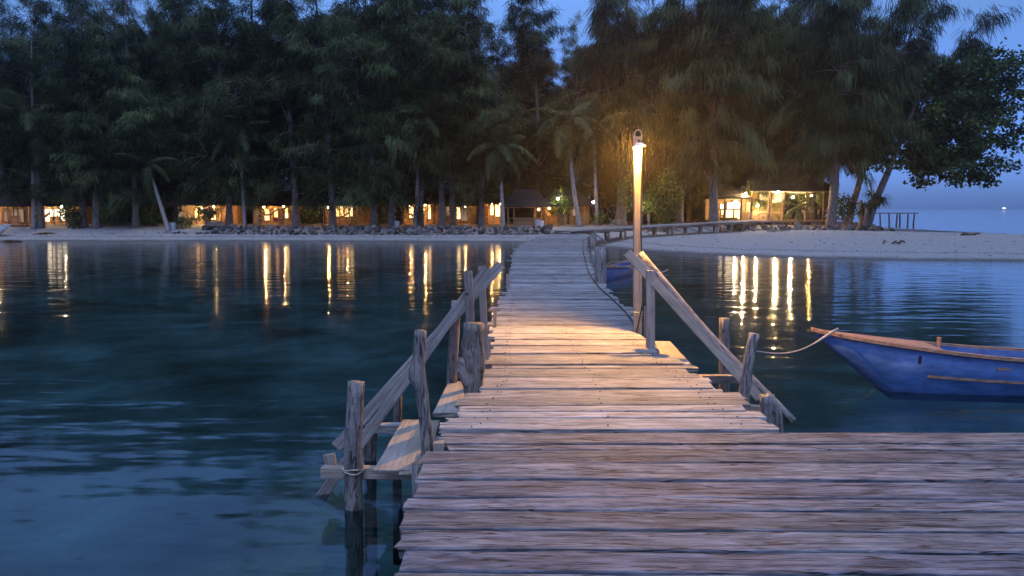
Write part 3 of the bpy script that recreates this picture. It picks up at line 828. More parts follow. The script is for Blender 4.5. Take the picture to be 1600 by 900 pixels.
# mooring rope from the bow to the leaning post
r0 = D(1169, 548, 7.55); r3 = bl((.25, -.05, .80))
rp = []
for i in range(15):
    s = i / 14; p = r0.lerp(r3, s); p.z -= .16 * math.sin(math.pi * s) ** 1.2 * (1 - .2 * s); rp.append(p)
rope = MB().tube(rp, [.007] * 10 + [.010, .015, .018, .018, .015], 6)
tag(rope.build('mooring_rope', M['rope'], smooth=True), 'slack pale rope tying the blue boat bow to the leaning post', 'rope')

b0 = D(938, 432, 24.5); b1 = D(1012, 415, 30)
boat2, b2b, b2st = make_boat('outrigger_boat', (b0.x, 24.5, 0), math.atan2(30 - 24.5, b1.x - b0.x), 4.6, .62, .45, .34, 'small dark blue outrigger boat moored behind the lamp post beside the jetty')
b = MB().box((4.45, -.12, .40), (4.72, .12, .58)).box((4.5, -.09, .58), (4.75, .09, .80)); fresh('outboard_motor', b.v, b.f, M['dark'], boat2, b2b)
b = MB().box((4.48, -.10, .802), (4.78, .10, .90)); fresh('motor_cowl', b.v, b.f, M['white'], boat2, b2b)
for x in (1.2, 3.2):
    b = MB().tube([(x, -1.2, .14), (x, -.6, .40), (x, 0, .42), (x, .6, .40), (x, 1.2, .14)], .022, 6); fresh('outrigger_arm', b.v, b.f, M['lampwood'], boat2, b2b, True)
for y in (-1.2, 1.2):
    b = MB().tube([(-.4, y, .10), (1, y, .06), (3.8, y, .06), (4.4, y, .10)], [.02, .035, .035, .02], 7); fresh('outrigger_float', b.v, b.f, M['lampwood'], boat2, b2b, True)
bL = P(17, 367, .2)
bL = D(17, 350, 57.2)
boat3, _, _ = make_boat('beached_boat', (bL.x, 57.2, .42), math.pi + .05, 6, 1.3, .75, .55, 'white boat bow drawn up on the sand at the far left', white=True)

# far light boat on the horizon
fb = D(1568, 327, 900); fb.z = 0
t = thing('distant_boat', fb, 'tiny lit boat out on the horizon at far right', 'boat')
b = MB().box((fb.x - 4, 898, 0), (fb.x + 4, 902, 1.3)); b.build('hull', M['white'], t)
b = MB().box((fb.x - 1.4, 899, 1.31), (fb.x + 1.2, 901, 2.5)); b.build('cabin', M['white'], t)
b = MB().box((fb.x - 1.6, 898.8, 2.52), (fb.x + 1.6, 899.4, 3.3)); b.build('lantern', mat_emit('boat lantern', (1, .93, .8), 6), t)

# ------------------------------------------------------------------ raised walk over the beach to the restaurant
walk = thing('beach_boardwalk', (9, 51, 0), 'raised boardwalk on crooked posts crossing the beach to the restaurant', 'boardwalk')
wc = [Vector((3.0, 46.2, 1.02)), Vector((5.2, 48.3, 1.06)), Vector((8.2, 50.8, 1.14)), Vector((12.0, 53.6, 1.27)), Vector((16.0, 56.2, 1.38)), Vector((18.0, 59.0, 1.43)), Vector((18.6, 61.3, 1.44))]
wa = [0]
for i in range(1, len(wc)): wa.append(wa[-1] + (wc[i] - wc[i - 1]).length)
def walk_at(s):
    i = 1
    while i < len(wa) - 1 and s > wa[i]: i += 1
    t = (s - wa[i - 1]) / (wa[i] - wa[i - 1]); p = wc[i - 1].lerp(wc[i], t); d = (wc[i] - wc[i - 1]).normalized()
    return p, Vector((d.y, -d.x, 0)).normalized()
rng = random.Random(31)
s = 0.0
while s < wa[-1]:
    w = rng.uniform(.16, .24); p, sd = walk_at(s); h = 1.0 + rng.uniform(-.05, .06)
    me = plank_mesh('plank', 2 * h, w, w, .04, M['plank'], 3, .006, .02, .004, rng)
    a = p - sd * h; c = p + sd * h
    a.z += rng.uniform(-.01, .01)
    mobj('plank', me, walk, frame(a, c))
    s += w + .012
s = 0.4; prev = None
while s < wa[-1]:
    p, sd = walk_at(s)
    ends = [p - sd * .85, p + sd * .85]
    board('bearer', p - sd * .98 + Vector((0, 0, -.16)), p + sd * .98 + Vector((0, 0, -.16)), .1, .1, M['beam'], walk, 2)
    for q in ends:
        g = hz(q.x, q.y)
        log('post', [(q.x + rng.uniform(-.12, .12), q.y + rng.uniform(-.1, .1), g - .3), (q.x + rng.uniform(-.05, .05), q.y, (g + q.z) / 2), (q.x, q.y, q.z - .05)], [.085, .08, .07], M['log'], walk, 8, seed=int(s * 9))
    if prev:
        for q0, q1 in zip(prev, ends): board('stringer', q0 + Vector((0, 0, -.05)), q1 + Vector((0, 0, -.05)), .08, .11, M['beam'], walk, 2)
        if rng.random() < .4: MB().bar(prev[1] + Vector((0, 0, -.15)), (ends[1].x, ends[1].y, hz(ends[1].x, ends[1].y)), .06, .06).build('brace', M['beam'], walk)
    prev = ends; s += 1.55

# far pier in the sea
pier = thing('far_pier', (XA(1370, 84), 84, 0), 'thin old pier on spindly posts standing in the sea behind the almond tree', 'pier')
tp = [D(1308, 334, 78), D(1340, 333.5, 82), D(1372, 333, 85), D(1400, 333, 87), D(1432, 333, 89)]
for i in range(len(tp) - 1): MB().bar(tp[i] - Vector((.05, 0, 0)), tp[i + 1], .5, .10).build('deck_beam', M['darkwood'], pier)
for (px, Y, bend) in ((1318, 79, 0), (1343, 82, .2), (1375, 84.5, .25), (1389, 86, .25), (1402, 86, -.1), (1406, 88, .2), (1419, 88, 0), (1429, 89, -.2)):
    q = D(px, 334, Y)
    MB().tube([(q.x - bend * .3, Y, -1.2), (q.x + bend * .4, Y, .6), (q.x, Y, q.z)], [.10, .09, .08], 6).build('post', M['darkwood'], pier)

# ------------------------------------------------------------------ stones
def rock_mesh(seed):
    r = random.Random(seed); b = MB()
    t = (1 + 5 ** .5) / 2
    v = [(-1, t, 0), (1, t, 0), (-1, -t, 0), (1, -t, 0), (0, -1, t), (0, 1, t), (0, -1, -t), (0, 1, -t), (t, 0, -1), (t, 0, 1), (-t, 0, -1), (-t, 0, 1)]
    f = [(0, 11, 5), (0, 5, 1), (0, 1, 7), (0, 7, 10), (0, 10, 11), (1, 5, 9), (5, 11, 4), (11, 10, 2), (10, 7, 6), (7, 1, 8), (3, 9, 4), (3, 4, 2), (3, 2, 6), (3, 6, 8), (3, 8, 9), (4, 9, 5), (2, 4, 11), (6, 2, 10), (8, 6, 7), (9, 8, 1)]
    v = [Vector(p).normalized() * r.uniform(.72, 1.2) for p in v]
    sx, sy, sz = r.uniform(.8, 1.3), r.uniform(.8, 1.2), r.uniform(.6, .95)
    return mesh_from('stone', [(p.x * sx, p.y * sy, p.z * sz) for p in v], f, M['rock'])
ROCKS = [rock_mesh(i) for i in range(9)]
def stones(name, label, path, rows_, step, size, seed, hfun, maxn=290):
    t = thing(name, (path[0][0], path[0][1], hz(*path[0])), label, 'sea wall' if 'wall' in name else 'stones')
    r = random.Random(seed); cnt = 0
    px_, py_ = [p[0] for p in path], [p[1] for p in path]
    x = px_[0]
    while x < px_[-1] and cnt < maxn:
        yb = float(np.interp(x, px_, py_))
        for k_ in range(rows_):
            if r.random() < .06: continue
            sc = size * r.choice((r.uniform(.5, .9), r.uniform(.8, 1.5)))
            z = hfun(x, k_)
            o = bpy.data.objects.new('stone', r.choice(ROCKS))
            m = Matrix.Translation((x + r.uniform(-.2, .2), yb + k_ * .28 + r.uniform(-.15, .15), z + r.uniform(-.04, .04))) @ Matrix.Rotation(r.uniform(0, 6.28), 4, 'Z') @ Matrix.Rotation(r.uniform(0, 6.28), 4, 'X') @ Matrix.Diagonal((sc, sc, sc, 1))
            link(o, t, m); cnt += 1
        x += step * r.uniform(.8, 1.2)
    return t
xa, xb = XA(335, 58), XA(865, 57)
wall_path = [(xa, 58.4), (XA(480, 58), 57.9), (XA(700, 57.4), 57.2), (xb, 56.8)]
stones('stone_sea_wall', 'long low wall of grey coral stones along the sand in front of the huts', wall_path, 3, (xb - xa) / 97, .21, 3, lambda x, k: hz(x, float(np.interp(x, [p[0] for p in wall_path], [p[1] for p in wall_path]))) + .02 + k * .24)
rp_ = [(XA(1158, 58), 57.6), (XA(1240, 58), 57.4), (XA(1330, 58.6), 58.0), (XA(1398, 59), 58.6)]
stones('stone_bank', 'scattered grey stones heaped below the restaurant on the right beach', rp_, 3, .42, .20, 5, lambda x, k: hz(x, 57.8) + .0 + k * .13)
rp2 = [(XA(240, 58), 58.9), (XA(335, 58), 58.7)]
stones('stone_edge', 'few half buried stones at the sandy edge left of the stone wall', rp2, 1, .38, .17, 8, lambda x, k: hz(x, 58.9) + .02)

# driftwood and weed on the beach
rng = random.Random(12)
for i, (px, py, lab) in enumerate(((107, 362, 'dark driftwood log lying on the left sand below the white trunks'), (73, 368, 'dark twisted weed clump on sand nearest the left waterline'), (332, 366, 'dark wood chunk on the sand below the golden lit hut'), (20, 371, 'flat dark branch at the left edge of the beach'), (224, 364, 'forked dry branch standing on the sand left of the stone wall'), (1517, 377, 'small dark driftwood piece on the right sandspit'), (1395, 386, 'low line of dark weed on the right sandspit'), (1215, 371, 'pale broken branch below the right stones'))):
    q = P(px, py, .3); q.z = hz(q.x, q.y)
    b = MB()
    for k_ in range(6):
        a = rng.uniform(-.5, .5); L = rng.uniform(.4, 1.1) * (.45 if i in (5, 6) else 1); ox = rng.uniform(-.5, .5)
        b.tube([(q.x + ox - L / 2, q.y + rng.uniform(-.2, .2), q.z + .03), (q.x + ox, q.y + rng.uniform(-.1, .1), q.z + .10 + rng.uniform(0, .08)), (q.x + ox + L / 2, q.y + rng.uniform(-.2, .2), q.z + .05 + rng.uniform(0, .15))], [.03, .06, .025], 6)
    tag(b.build('driftwood', M['darkwood'] if i != 7 else M['log']), lab, 'driftwood', 'driftwood on the beach')

# ------------------------------------------------------------------ huts
def ball(c, r, n=8, rings=5):
    b = MB(); c = Vector(c)
    for i in range(rings + 1):
        th = math.pi * i / rings
        for j in range(n):
            a = 2 * math.pi * j / n; b.v.append(c + Vector((math.sin(th) * math.cos(a) * r, math.sin(th) * math.sin(a) * r, math.cos(th) * r)))
    for i in range(rings):
        for j in range(n): b.f.append((i * n + j, i * n + (j + 1) % n, i * n + n + (j + 1) % n, i * n + n + j))
    return b
def roof_obj(t, x0, x1, y0, y1, ze, zr, mat, ridge=.35, courses=5, name='roof'):
    """hipped roof built in overlapping courses"""
    b = MB(); cx, cyy = (x0 + x1) / 2, (y0 + y1) / 2; hx, hy = (x1 - x0) / 2, (y1 - y0) / 2
    rx = hx * ridge
    for k_ in range(courses):
        s0, s1 = k_ / courses, (k_ + 1) / courses + .02
        def rect(s, dz, grow):
            ax = hx + (rx - hx) * s + grow; ay = hy + (.05 - hy) * s + grow; z = ze + (zr - ze) * s + dz
            return [(cx - ax, cyy - ay, z), (cx + ax, cyy - ay, z), (cx + ax, cyy + ay, z), (cx - ax, cyy + ay, z)]
        lo = rect(s0, -.06, .06); lo2 = rect(s0, .02, .06); hi = rect(min(s1, 1), .02, 0)
        v = lo + lo2 + hi; f = []
        for j in range(4):
            jn = (j + 1) % 4
            f += [(j, jn, jn + 4, j + 4), (j + 4, jn + 4, jn + 8, j + 8)]
        f += [(8, 9, 10, 11), (3, 2, 1, 0)]
        b.add(v, f)
    return b.build(name, mat, t)

def hut(label, px0, px1, Y, eave, roof_px, ridge_py, wins=(), doors=(), posts=(), rail=None, bulbs=(), floor=352, winmat='warmwin', roofmat='thatch', group='bungalows along the shore', wallmat='bamboo', ceiling=True):
    yw = Y + 1.7
    zf = D(px0, floor, Y).z; ze = D(px0, eave, Y).z
    x0, x1 = XA(px0, Y), XA(px1, Y)
    t = thing('beach_hut', ((x0 + x1) / 2, Y + 2.5, hz((x0 + x1) / 2, Y)), label, 'hut', group)
    MB().box((x0 - .1, Y - .1, zf - .18), (x1 + .1, yw + 3.5, zf)).build('floor', M['darkwood'], t)
    for xx in (x0 + .1, (x0 + x1) / 2, x1 - .1):
        MB().box((xx - .07, Y, .7), (xx + .07, Y + .14, zf - .18)).build('stilt', M['darkwood'], t)
    # wall panels (bamboo mats between studs)
    npan = max(2, int((x1 - x0) / 1.1)); wx0, wx1 = x0 + .1, x1 - .1
    for i in range(npan):
        a, c = wx0 + (wx1 - wx0) * i / npan, wx0 + (wx1 - wx0) * (i + 1) / npan
        MB().box((a + .03, yw, zf + .002), (c - .03, yw + .06, ze + .25)).build('wall_panel', M[wallmat], t)
    for i in range(npan + 1):
        a = wx0 + (wx1 - wx0) * i / npan
        MB().box((a - .028, yw - .02, zf + .001), (a + .028, yw + .07, ze + .25)).build('stud', M['darkwood'], t)
    for xx in (wx0 - .02, wx1 + .02): MB().box((xx - .04, yw + .08, zf), (xx + .04, yw + 3.3, ze + .25)).build('side_wall', M[wallmat], t)
    for (a, c, ty, by, *mm) in wins:
        wm = mm[0] if mm else winmat
        p0, p1 = D(a, by, yw), D(c, ty, yw)
        fr = MB()
        w = .05
        fr.box((p0.x - w, yw - .06, p0.z - w), (p0.x, yw - .025, p1.z + w)).box((p1.x, yw - .06, p0.z - w), (p1.x + w, yw - .025, p1.z + w))
        fr.box((p0.x, yw - .06, p1.z), (p1.x, yw - .025, p1.z + w)).box((p0.x, yw - .06, p0.z - w), (p1.x, yw - .025, p0.z))
        fo = fr.build('window', M['darkwood'], t)
        fresh('pane', [(p0.x, yw - .035, p0.z), (p1.x, yw - .035, p0.z), (p1.x, yw - .035, p1.z), (p0.x, yw - .035, p1.z)], [(0, 1, 2, 3)], M[wm], fo, Matrix.Identity(4))
    for (a, c, ty) in doors:
        p0, p1 = D(a, floor, yw), D(c, ty, yw)
        MB().box((p0.x, yw - .055, zf + .01), (p1.x, yw - .022, p1.z)).build('door', M['darkwood'], t)
    for a in posts:
        xx = XA(a, Y); MB().tube([(xx, Y + .05, zf - .1), (xx, Y + .05, ze + .1)], .05, 7).build('veranda_post', M['beam'], t)
    if rail:
        a, c, ty = rail; q0, q1 = XA(a, Y), XA(c, Y); zt = D(a, ty, Y).z
        MB().box((q0, Y + .02, zt - .03), (q1, Y + .08, zt + .03)).build('rail', M['beam'], t)
        MB().box((q0, Y + .03, (zt + zf) / 2 - .02), (q1, Y + .07, (zt + zf) / 2 + .02)).build('rail', M['beam'], t)
        nb = max(2, int((q1 - q0) / .45))
        for i in range(nb + 1):
            xx = q0 + (q1 - q0) * i / nb; MB().box((xx - .02, Y + .035, zf), (xx + .02, Y + .065, zt - .03)).build('baluster', M['beam'], t)
    for (a, by, *mm) in bulbs:
        q = D(a, by, Y + .75); bo = ball(q, .055).build('lamp', M[mm[0] if mm else 'hutbulb'], t, smooth=True)
        MB().tube([q + Vector((0, 0, .05)), (q.x, q.y, ze + .2)], .01, 4).build('lamp_cord', M['dark'], t)
    if ceiling: MB().box((x0, Y, ze + .255), (x1, yw + 3.4, ze + .29)).build('ceiling', M['darkwood'], t)
    rx0, rx1 = XA(roof_px[0], Y), XA(roof_px[1], Y)
    roof_obj(t, rx0, rx1, Y - .7, Y + 5.6, ze, D(0, ridge_py, Y + 2.4).z, M[roofmat])
    return t

hut('dark roofed hut at the far left edge with rust red door', -60, 40, 62.0, 322, (-80, 52), 297, wins=((7, 12, 326, 346, 'dimwin'), (17, 21, 327, 338, 'dimwin'), (23, 28, 327, 338, 'dimwin'), (31, 37, 327, 347, 'dimwin')), doors=((13, 16, 326),), posts=(16, 2), rail=(17, 30, 338), bulbs=((-10, 325),))
hut('hut with bright white lit windows behind the leaning left trunk', 36, 108, 63.0, 321, (28, 116), 299, wins=((70, 77, 327, 346, 'whitewin'), (79, 85, 327, 338, 'whitewin'), (87, 93, 327, 338, 'whitewin'), (96, 102, 326, 345, 'whitewin')), posts=(43, 60, 82, 105), rail=(84, 104, 343), bulbs=((66, 324, 'hutbulb'), (96, 323, 'whitebulb')))
hut('hut under the glaring golden lamp and green bush', 268, 362, 63.0, 320, (262, 372), 292, wins=((279, 287, 331, 342, 'dimwin'), (305, 309, 326, 341), (312, 318, 327, 337), (330, 337, 326, 343, 'goldwin'), (354, 358, 325, 337)), doors=((322, 327, 326),), posts=(278, 292, 345), rail=(280, 294, 341), bulbs=((316, 325, 'whitebulb'), (334, 323)))
hut('hut with a hammock and red bucket on its orange lit veranda', 396, 455, 63.0, 321, (388, 462), 296, wins=((414, 421, 326, 344, 'goldwin'), (429, 434, 325, 343), (446, 450, 325, 341, 'goldwin')), doors=((437, 443, 325),), posts=(403, 435, 454), rail=(400, 454, 341), bulbs=((443, 322), (412, 323)))
hut('hut with curtained amber wall behind the straight grey trunk', 500, 568, 63.2, 321, (490, 575), 296, wins=((526, 530, 322, 338), (532, 537, 322, 338), (539, 545, 322, 339), (547, 551, 322, 338, 'goldwin')), doors=((509, 515, 325),), posts=(505, 552, 566), rail=(526, 552, 343), bulbs=((541, 322), (512, 324)))
hut('hut with grey tin roof and four tall golden windows', 624, 684, 63.0, 318, (612, 690), 284, wins=((640, 646, 322, 341, 'goldwin'), (649, 653, 322, 334, 'goldwin'), (657, 663, 322, 334, 'goldwin'), (669, 673, 320, 342, 'goldwin')), doors=((676, 680, 323),), posts=(627, 668, 683), rail=(626, 650, 341), bulbs=((664, 320), (640, 321)))
hut('dim hut with pale green lit window between two trunks', 688, 745, 64.0, 321, (680, 750), 297, wins=((697, 702, 323, 338, 'dimwin'), (714, 719, 324, 342, 'goldwin'), (721, 730, 323, 345, 'dimwin')), doors=((736, 744, 326),), posts=(706, 732), bulbs=((727, 322, 'hutbulb'),))
hut('bright gold hut just left of the tall palm trunk', 752, 788, 63.0, 317, (742, 796), 296, wins=((766, 771, 321, 336, 'goldwin'), (774, 781, 320, 338, 'goldwin')), doors=((758, 763, 322),), posts=(756, 786), rail=(756, 782, 339), bulbs=((769, 318), (781, 319)))
hut('hut with an open lamp behind the bright lit palm trunk', 850, 926, 63.5, 321, (842, 934), 297, wins=((879, 883, 326, 334), (894, 899, 327, 337, 'dimwin')), doors=((886, 890, 325),), posts=(852, 873, 915), rail=(872, 914, 338), bulbs=((901, 321, 'whitebulb'), (858, 325)))
# big tin roof seen behind the centre huts
t = thing('tin_roofed_house', (XA(668, 70), 72, 1.0), 'big house with blue grey tin roof rising behind the centre hut', 'house')
xx0, xx1 = XA(630, 70), XA(703, 70); zt = D(660, 282, 71).z; zm = D(660, 302, 69).z
MB().box((xx0 + .3, 69.6, 1.0), (xx1 - .3, 74, zm - .05)).build('wall', M['darkwood'], t)
b = MB()
nr = 34
for i in range(nr):                         # corrugated sheet
    a, c = xx0 + (xx1 - xx0) * i / nr, xx0 + (xx1 - xx0) * (i + 1) / nr; m_ = (a + c) / 2
    b.add([(a, 69, zm), (m_, 69, zm + .05), (c, 69, zm), (a, 71.5, zt), (m_, 71.5, zt + .05), (c, 71.5, zt)], [(0, 1, 4, 3), (1, 2, 5, 4)])
b.add([(xx0, 71.5, zt - .01), (xx1, 71.5, zt - .01), (xx1, 74.4, zm), (xx0, 74.4, zm)], [(0, 1, 2, 3)])
b.build('roof', M['tin'], t)
t = thing('tin_roofed_shed', (XA(362, 68), 68, 1.0), 'shed with sloping grey tin roof right of the golden lamp hut', 'shed')
p = [D(337, 290, 68), D(372, 293, 68), D(384, 314, 66.5), D(352, 302, 66.5)]
b = MB(); b.add(p + [q - Vector((0, 0, .06)) for q in p], [(0, 3, 2, 1), (4, 5, 6, 7), (0, 1, 5, 4), (1, 2, 6, 5), (2, 3, 7, 6), (3, 0, 4, 7)]); b.build('roof', M['tin'], t)
MB().box((p[3].x, 66.8, 1.0), (p[2].x - .2, 68.6, 2.9)).build('wall', M['darkwood'], t)

# open gazebo right of the palm
t = thing('gazebo', (XA(825, 60.5), 61.5, 1.0), 'small open gazebo with yellow slatted parapet beside the palm', 'gazebo')
g0, g1 = XA(792, 60.5), XA(850, 60.5); zf = D(800, 354, 60.5).z; ze = D(800, 325, 60.5).z; zr_ = D(800, 342, 60.5).z
MB().box((g0, 60.4, zf - .15), (g1, 63, zf)).build('floor', M['darkwood'], t)
for xx in (g0 + .08, XA(803, 60.5), XA(838, 60.5), g1 - .1):
    for yy in (60.5, 62.9): MB().box((xx - .05, yy - .05, zf), (xx + .05, yy + .05, ze)).build('post', M['bamboo'], t)
for i in range(6):
    z0 = zf + .04 + i * .095; MB().box((XA(803, 60.5), 60.42, z0), (g1 - .3, 60.46, z0 + .085)).build('slat', M['bamboo'], t)
MB().box((g0 + .1, 60.42, zr_ + .03), (g1 - .25, 60.5, zr_ + .09)).build('rail', M['bamboo'], t)
for i in range(14):
    xx = XA(804, 60.5) + i * .16; MB().box((xx, 60.44, zr_ - .10), (xx + .05, 60.48, zr_ + .03)).build('baluster', M['bamboo'], t)
MB().box((g0 - .1, 60.35, ze + .001), (g1 + .1, 60.47, ze + .12)).build('fascia', M['trim'], t)
roof_obj(t, g0 - .5, g1 + .5, 59.9, 63.6, ze + .13, ze + 1.5, M['thatch'])
ball((XA(842, 61), 61.5, ze - .12), .045).build('lamp', M['hutbulb'], t, smooth=True)

# ------------------------------------------------------------------ restaurant
RY = 61.5
def RX(px): return XA(px, RY)
zf = D(1200, 345, RY).z
rest = thing('open_restaurant', (RX(1205), 64, 1.0), 'open sided beach restaurant on stilts glowing with warm lamps at right', 'restaurant')
MB().box((RX(1118), RY, zf - .15), (RX(1238), 68, zf)).build('floor', M['beam'], rest)
MB().box((RX(1240), RY + .6, zf - .12), (RX(1300), 68, zf + .03)).build('terrace', M['darkwood'], rest)
MB().box((RX(1236), RY + .5, zf - .10), (RX(1297), RY + .6, zf + .10)).build('terrace_beam', M['trim'], rest)
for px in (1122, 1145, 1172, 1193, 1211, 1236):
    MB().box((RX(px) - .11, RY + .05, .5), (RX(px) + .11, RY + .22, zf - .15)).build('stilt', M['lampwood'], rest)
for px in (1246, 1272, 1294):
    MB().box((RX(px) - .1, RY + .7, .7), (RX(px) + .1, RY + .9, zf - .12)).build('stilt', M['darkwood'], rest)
ze = D(1200, 300, RY).z; zel = D(1130, 311, RY).z
for px, zz in ((1118, zel), (1134, zel), (1160, zel), (1176, ze), (1204, ze), (1226, ze), (1262, ze), (1290, ze)):
    MB().box((RX(px) - .07, RY + .3, zf), (RX(px) + .07, RY + .44, zz + .1)).build('post', M['darkwood'], rest)
yb = RY + 3.2
for (a, c, ty, mm) in ((1118, 1160, 311, 'bamboo'), (1162, 1184, 300, 'bamboo'), (1185, 1204, 300, 'bamboo'), (1205, 1246, 300, 'bamboo')):
    MB().box((RX(a), yb, zf), (RX(c), yb + .08, D(a, ty - 3, RY).z)).build('wall_panel', M[mm], rest)
def rpane(a, c, ty, by, mat, yy, name='window'):
    p0, p1 = D(a, by, yy), D(c, ty, yy); w = .05
    fr = MB().box((p0.x - w, yy - .04, p0.z - w), (p0.x, yy - .005, p1.z + w)).box((p1.x, yy - .04, p0.z - w), (p1.x + w, yy - .005, p1.z + w)).box((p0.x, yy - .04, p1.z), (p1.x, yy - .005, p1.z + w)).box((p0.x, yy - .04, p0.z - w), (p1.x, yy - .005, p0.z))
    fo = fr.build(name, M['darkwood'], rest)
    fresh('pane', [(p0.x, yy - .02, p0.z), (p1.x, yy - .02, p0.z), (p1.x, yy - .02, p1.z), (p0.x, yy - .02, p1.z)], [(0, 1, 2, 3)], M[mat], fo, Matrix.Identity(4))
for (a, c, ty, by, mm) in ((1125, 1132, 319, 326, 'whitewin'), (1136, 1146, 316, 326, 'whitewin'), (1147, 1158, 316, 326, 'whitewin'), (1127, 1132, 328, 335, 'goldwin'), (1134, 1145, 328, 341, 'goldwin'), (1147, 1158, 328, 342, 'goldwin'), (1186, 1201, 301, 313, 'goldwin'), (1206, 1222, 300, 317, 'goldwin'), (1166, 1172, 316, 331, 'warmwin')):
    rpane(a, c, ty, by, mm, yb - .03)
# kitchen counter, shelf, hanging cups
MB().box((RX(1134), RY + 1.2, zf), (RX(1160), RY + 1.6, zf + .25)).build('counter', M['darkwood'], rest)
MB().box((RX(1166), RY + 1.2, zf), (RX(1232), RY + 1.7, zf + .75)).build('bar_counter', M['bamboo'], rest)
# railing with crosses
zr0, zr1 = zf + .06, zf + .55
b0_, b1_ = RX(1163), RX(1211)
MB().box((b0_, RY + .02, zr1), (b1_, RY + .09, zr1 + .07)).build('rail', M['beam'], rest)
MB().box((b0_, RY + .02, zr0 - .03), (b1_, RY + .09, zr0 + .03)).build('rail', M['beam'], rest)
for i in range(4):
    a, c = b0_ + (b1_ - b0_) * i / 4, b0_ + (b1_ - b0_) * (i + 1) / 4
    MB().box((a - .03, RY + .021, zr0 + .031), (a + .03, RY + .085, zr1 - .001)).build('rail_post', M['beam'], rest)
    if i < 4:
        MB().bar((a + .04, RY + .04, zr0 + .04), (c - .04, RY + .04, zr1 - .02), .03, .05).build('rail_cross', M['beam'], rest)
        MB().bar((a + .04, RY + .075, zr1 - .02), (c - .04, RY + .075, zr0 + .04), .03, .05).build('rail_cross', M['beam'], rest)
MB().box((b1_ - .03, RY + .021, zr0 + .031), (b1_ + .03, RY + .085, zr1 - .001)).build('rail_post', M['beam'], rest)
roof_obj(rest, RX(1170), RX(1302), RY - .6, RY + 8, ze + .1, ze + 2.6, M['thatch'], .5)
roof_obj(rest, RX(1112), RX(1172), RY - .3, RY + 7, zel + .1, zel + 1.3, M['thatch'], .5)
MB().box((RX(1174), RY + .47, ze + .085), (RX(1298), RY + 6, ze + .11)).build('ceiling', M['bamboo'], rest)
MB().box((RX(1174), RY + .28, ze + .0), (RX(1296), RY + .46, ze + .08)).build('eave_beam', M['lampwood'], rest)
for px in (1248, 1262, 1278):              # slanting lit rafters over the terrace
    MB().bar((RX(px), RY + .5, ze + .05), (RX(px - 8), RY + 4, ze - .1), .12, .08).build('rafter', M['lampwood'], rest)
for (px, py, yy, mm) in ((1165, 303, RY + .15, 'barbulb'), (1184, 321, RY + .9, 'barbulb'), (1216, 300, RY + .1, 'barbulb'), (1239, 308, RY + .7, 'barbulb'), (1150, 315, RY + 1.4, 'whitebulb'), (1268, 306, RY + 2, 'hutbulb')):
    q = D(px, py, yy); ball(q, .06).build('lamp', M[mm], rest, smooth=True)
    MB().tube([q + Vector((0, 0, .06)), q + Vector((0, 0, .25))], .012, 4).build('lamp_cord', M['dark'], rest)
# cups hanging above the kitchen counter, bottles on the bar, tables
rng = random.Random(4)
for i in range(9):
    q = D(1136 + i * 2.6, 317.5, RY + .9)
    b = MB().tube([q, q + Vector((0, 0, .13))], [.045, .055], 7)
    tag(b.build('hanging_cup', M['white'] if i % 3 else M['red']), 'small cup hanging in the row above the kitchen counter', 'cup', 'cups above the kitchen counter')
for i in range(10):
    q = Vector((RX(1172 + i * 5.5), RY + 1.45, zf + .752))
    b = MB().tube([q, q + Vector((0, 0, .17)), q + Vector((0, 0, .21)), q + Vector((0, 0, .29))], [.04, .04, .016, .016], 7)
    tag(b.build('bottle', M['glass']), 'small bottle standing on the restaurant bar', 'bottle', 'bottles on the bar')
for i, px in enumerate((1250, 1264, 1280)):
    q = Vector((RX(px), RY + 1.5 + .3 * i, zf + .03))
    t = thing('dining_table', q, ('wooden table at the terrace edge nearest the small palm', 'wooden table in the middle of the terrace', 'wooden table at the right end of the terrace')[i], 'table', 'terrace tables')
    MB().box((q.x - .35, q.y - .35, q.z + .70), (q.x + .35, q.y + .35, q.z + .74)).build('tabletop', M['lampwood'], t)
    for sx in (-1, 1):
        for sy in (-1, 1): MB().box((q.x + sx * .3 - .03, q.y + sy * .3 - .03, q.z), (q.x + sx * .3 + .03, q.y + sy * .3 + .03, q.z + .70)).build('leg', M['darkwood'], t)
    for k_, sx in enumerate((-1, 1)):
        c = Vector((q.x + sx * .62, q.y, q.z))
        ch = thing('dining_chair', c, 'dark wooden chair %s the %s terrace table' % (('left of', 'right of')[k_], ('first', 'middle', 'last')[i]), 'chair', 'terrace chairs')
        MB().box((c.x - .2, c.y - .2, c.z + .42), (c.x + .2, c.y + .2, c.z + .46)).build('seat', M['darkwood'], ch)
        MB().box((c.x + sx * .2 - .02, c.y - .2, c.z + .465), (c.x + sx * .2 + .02, c.y + .2, c.z + .9)).build('backrest', M['darkwood'], ch)
        for ax in (-.17, .17):
            for ay in (-.17, .17): MB().box((c.x + ax - .02, c.y + ay - .02, c.z), (c.x + ax + .02, c.y + ay + .02, c.z + .42)).build('leg', M['darkwood'], ch)

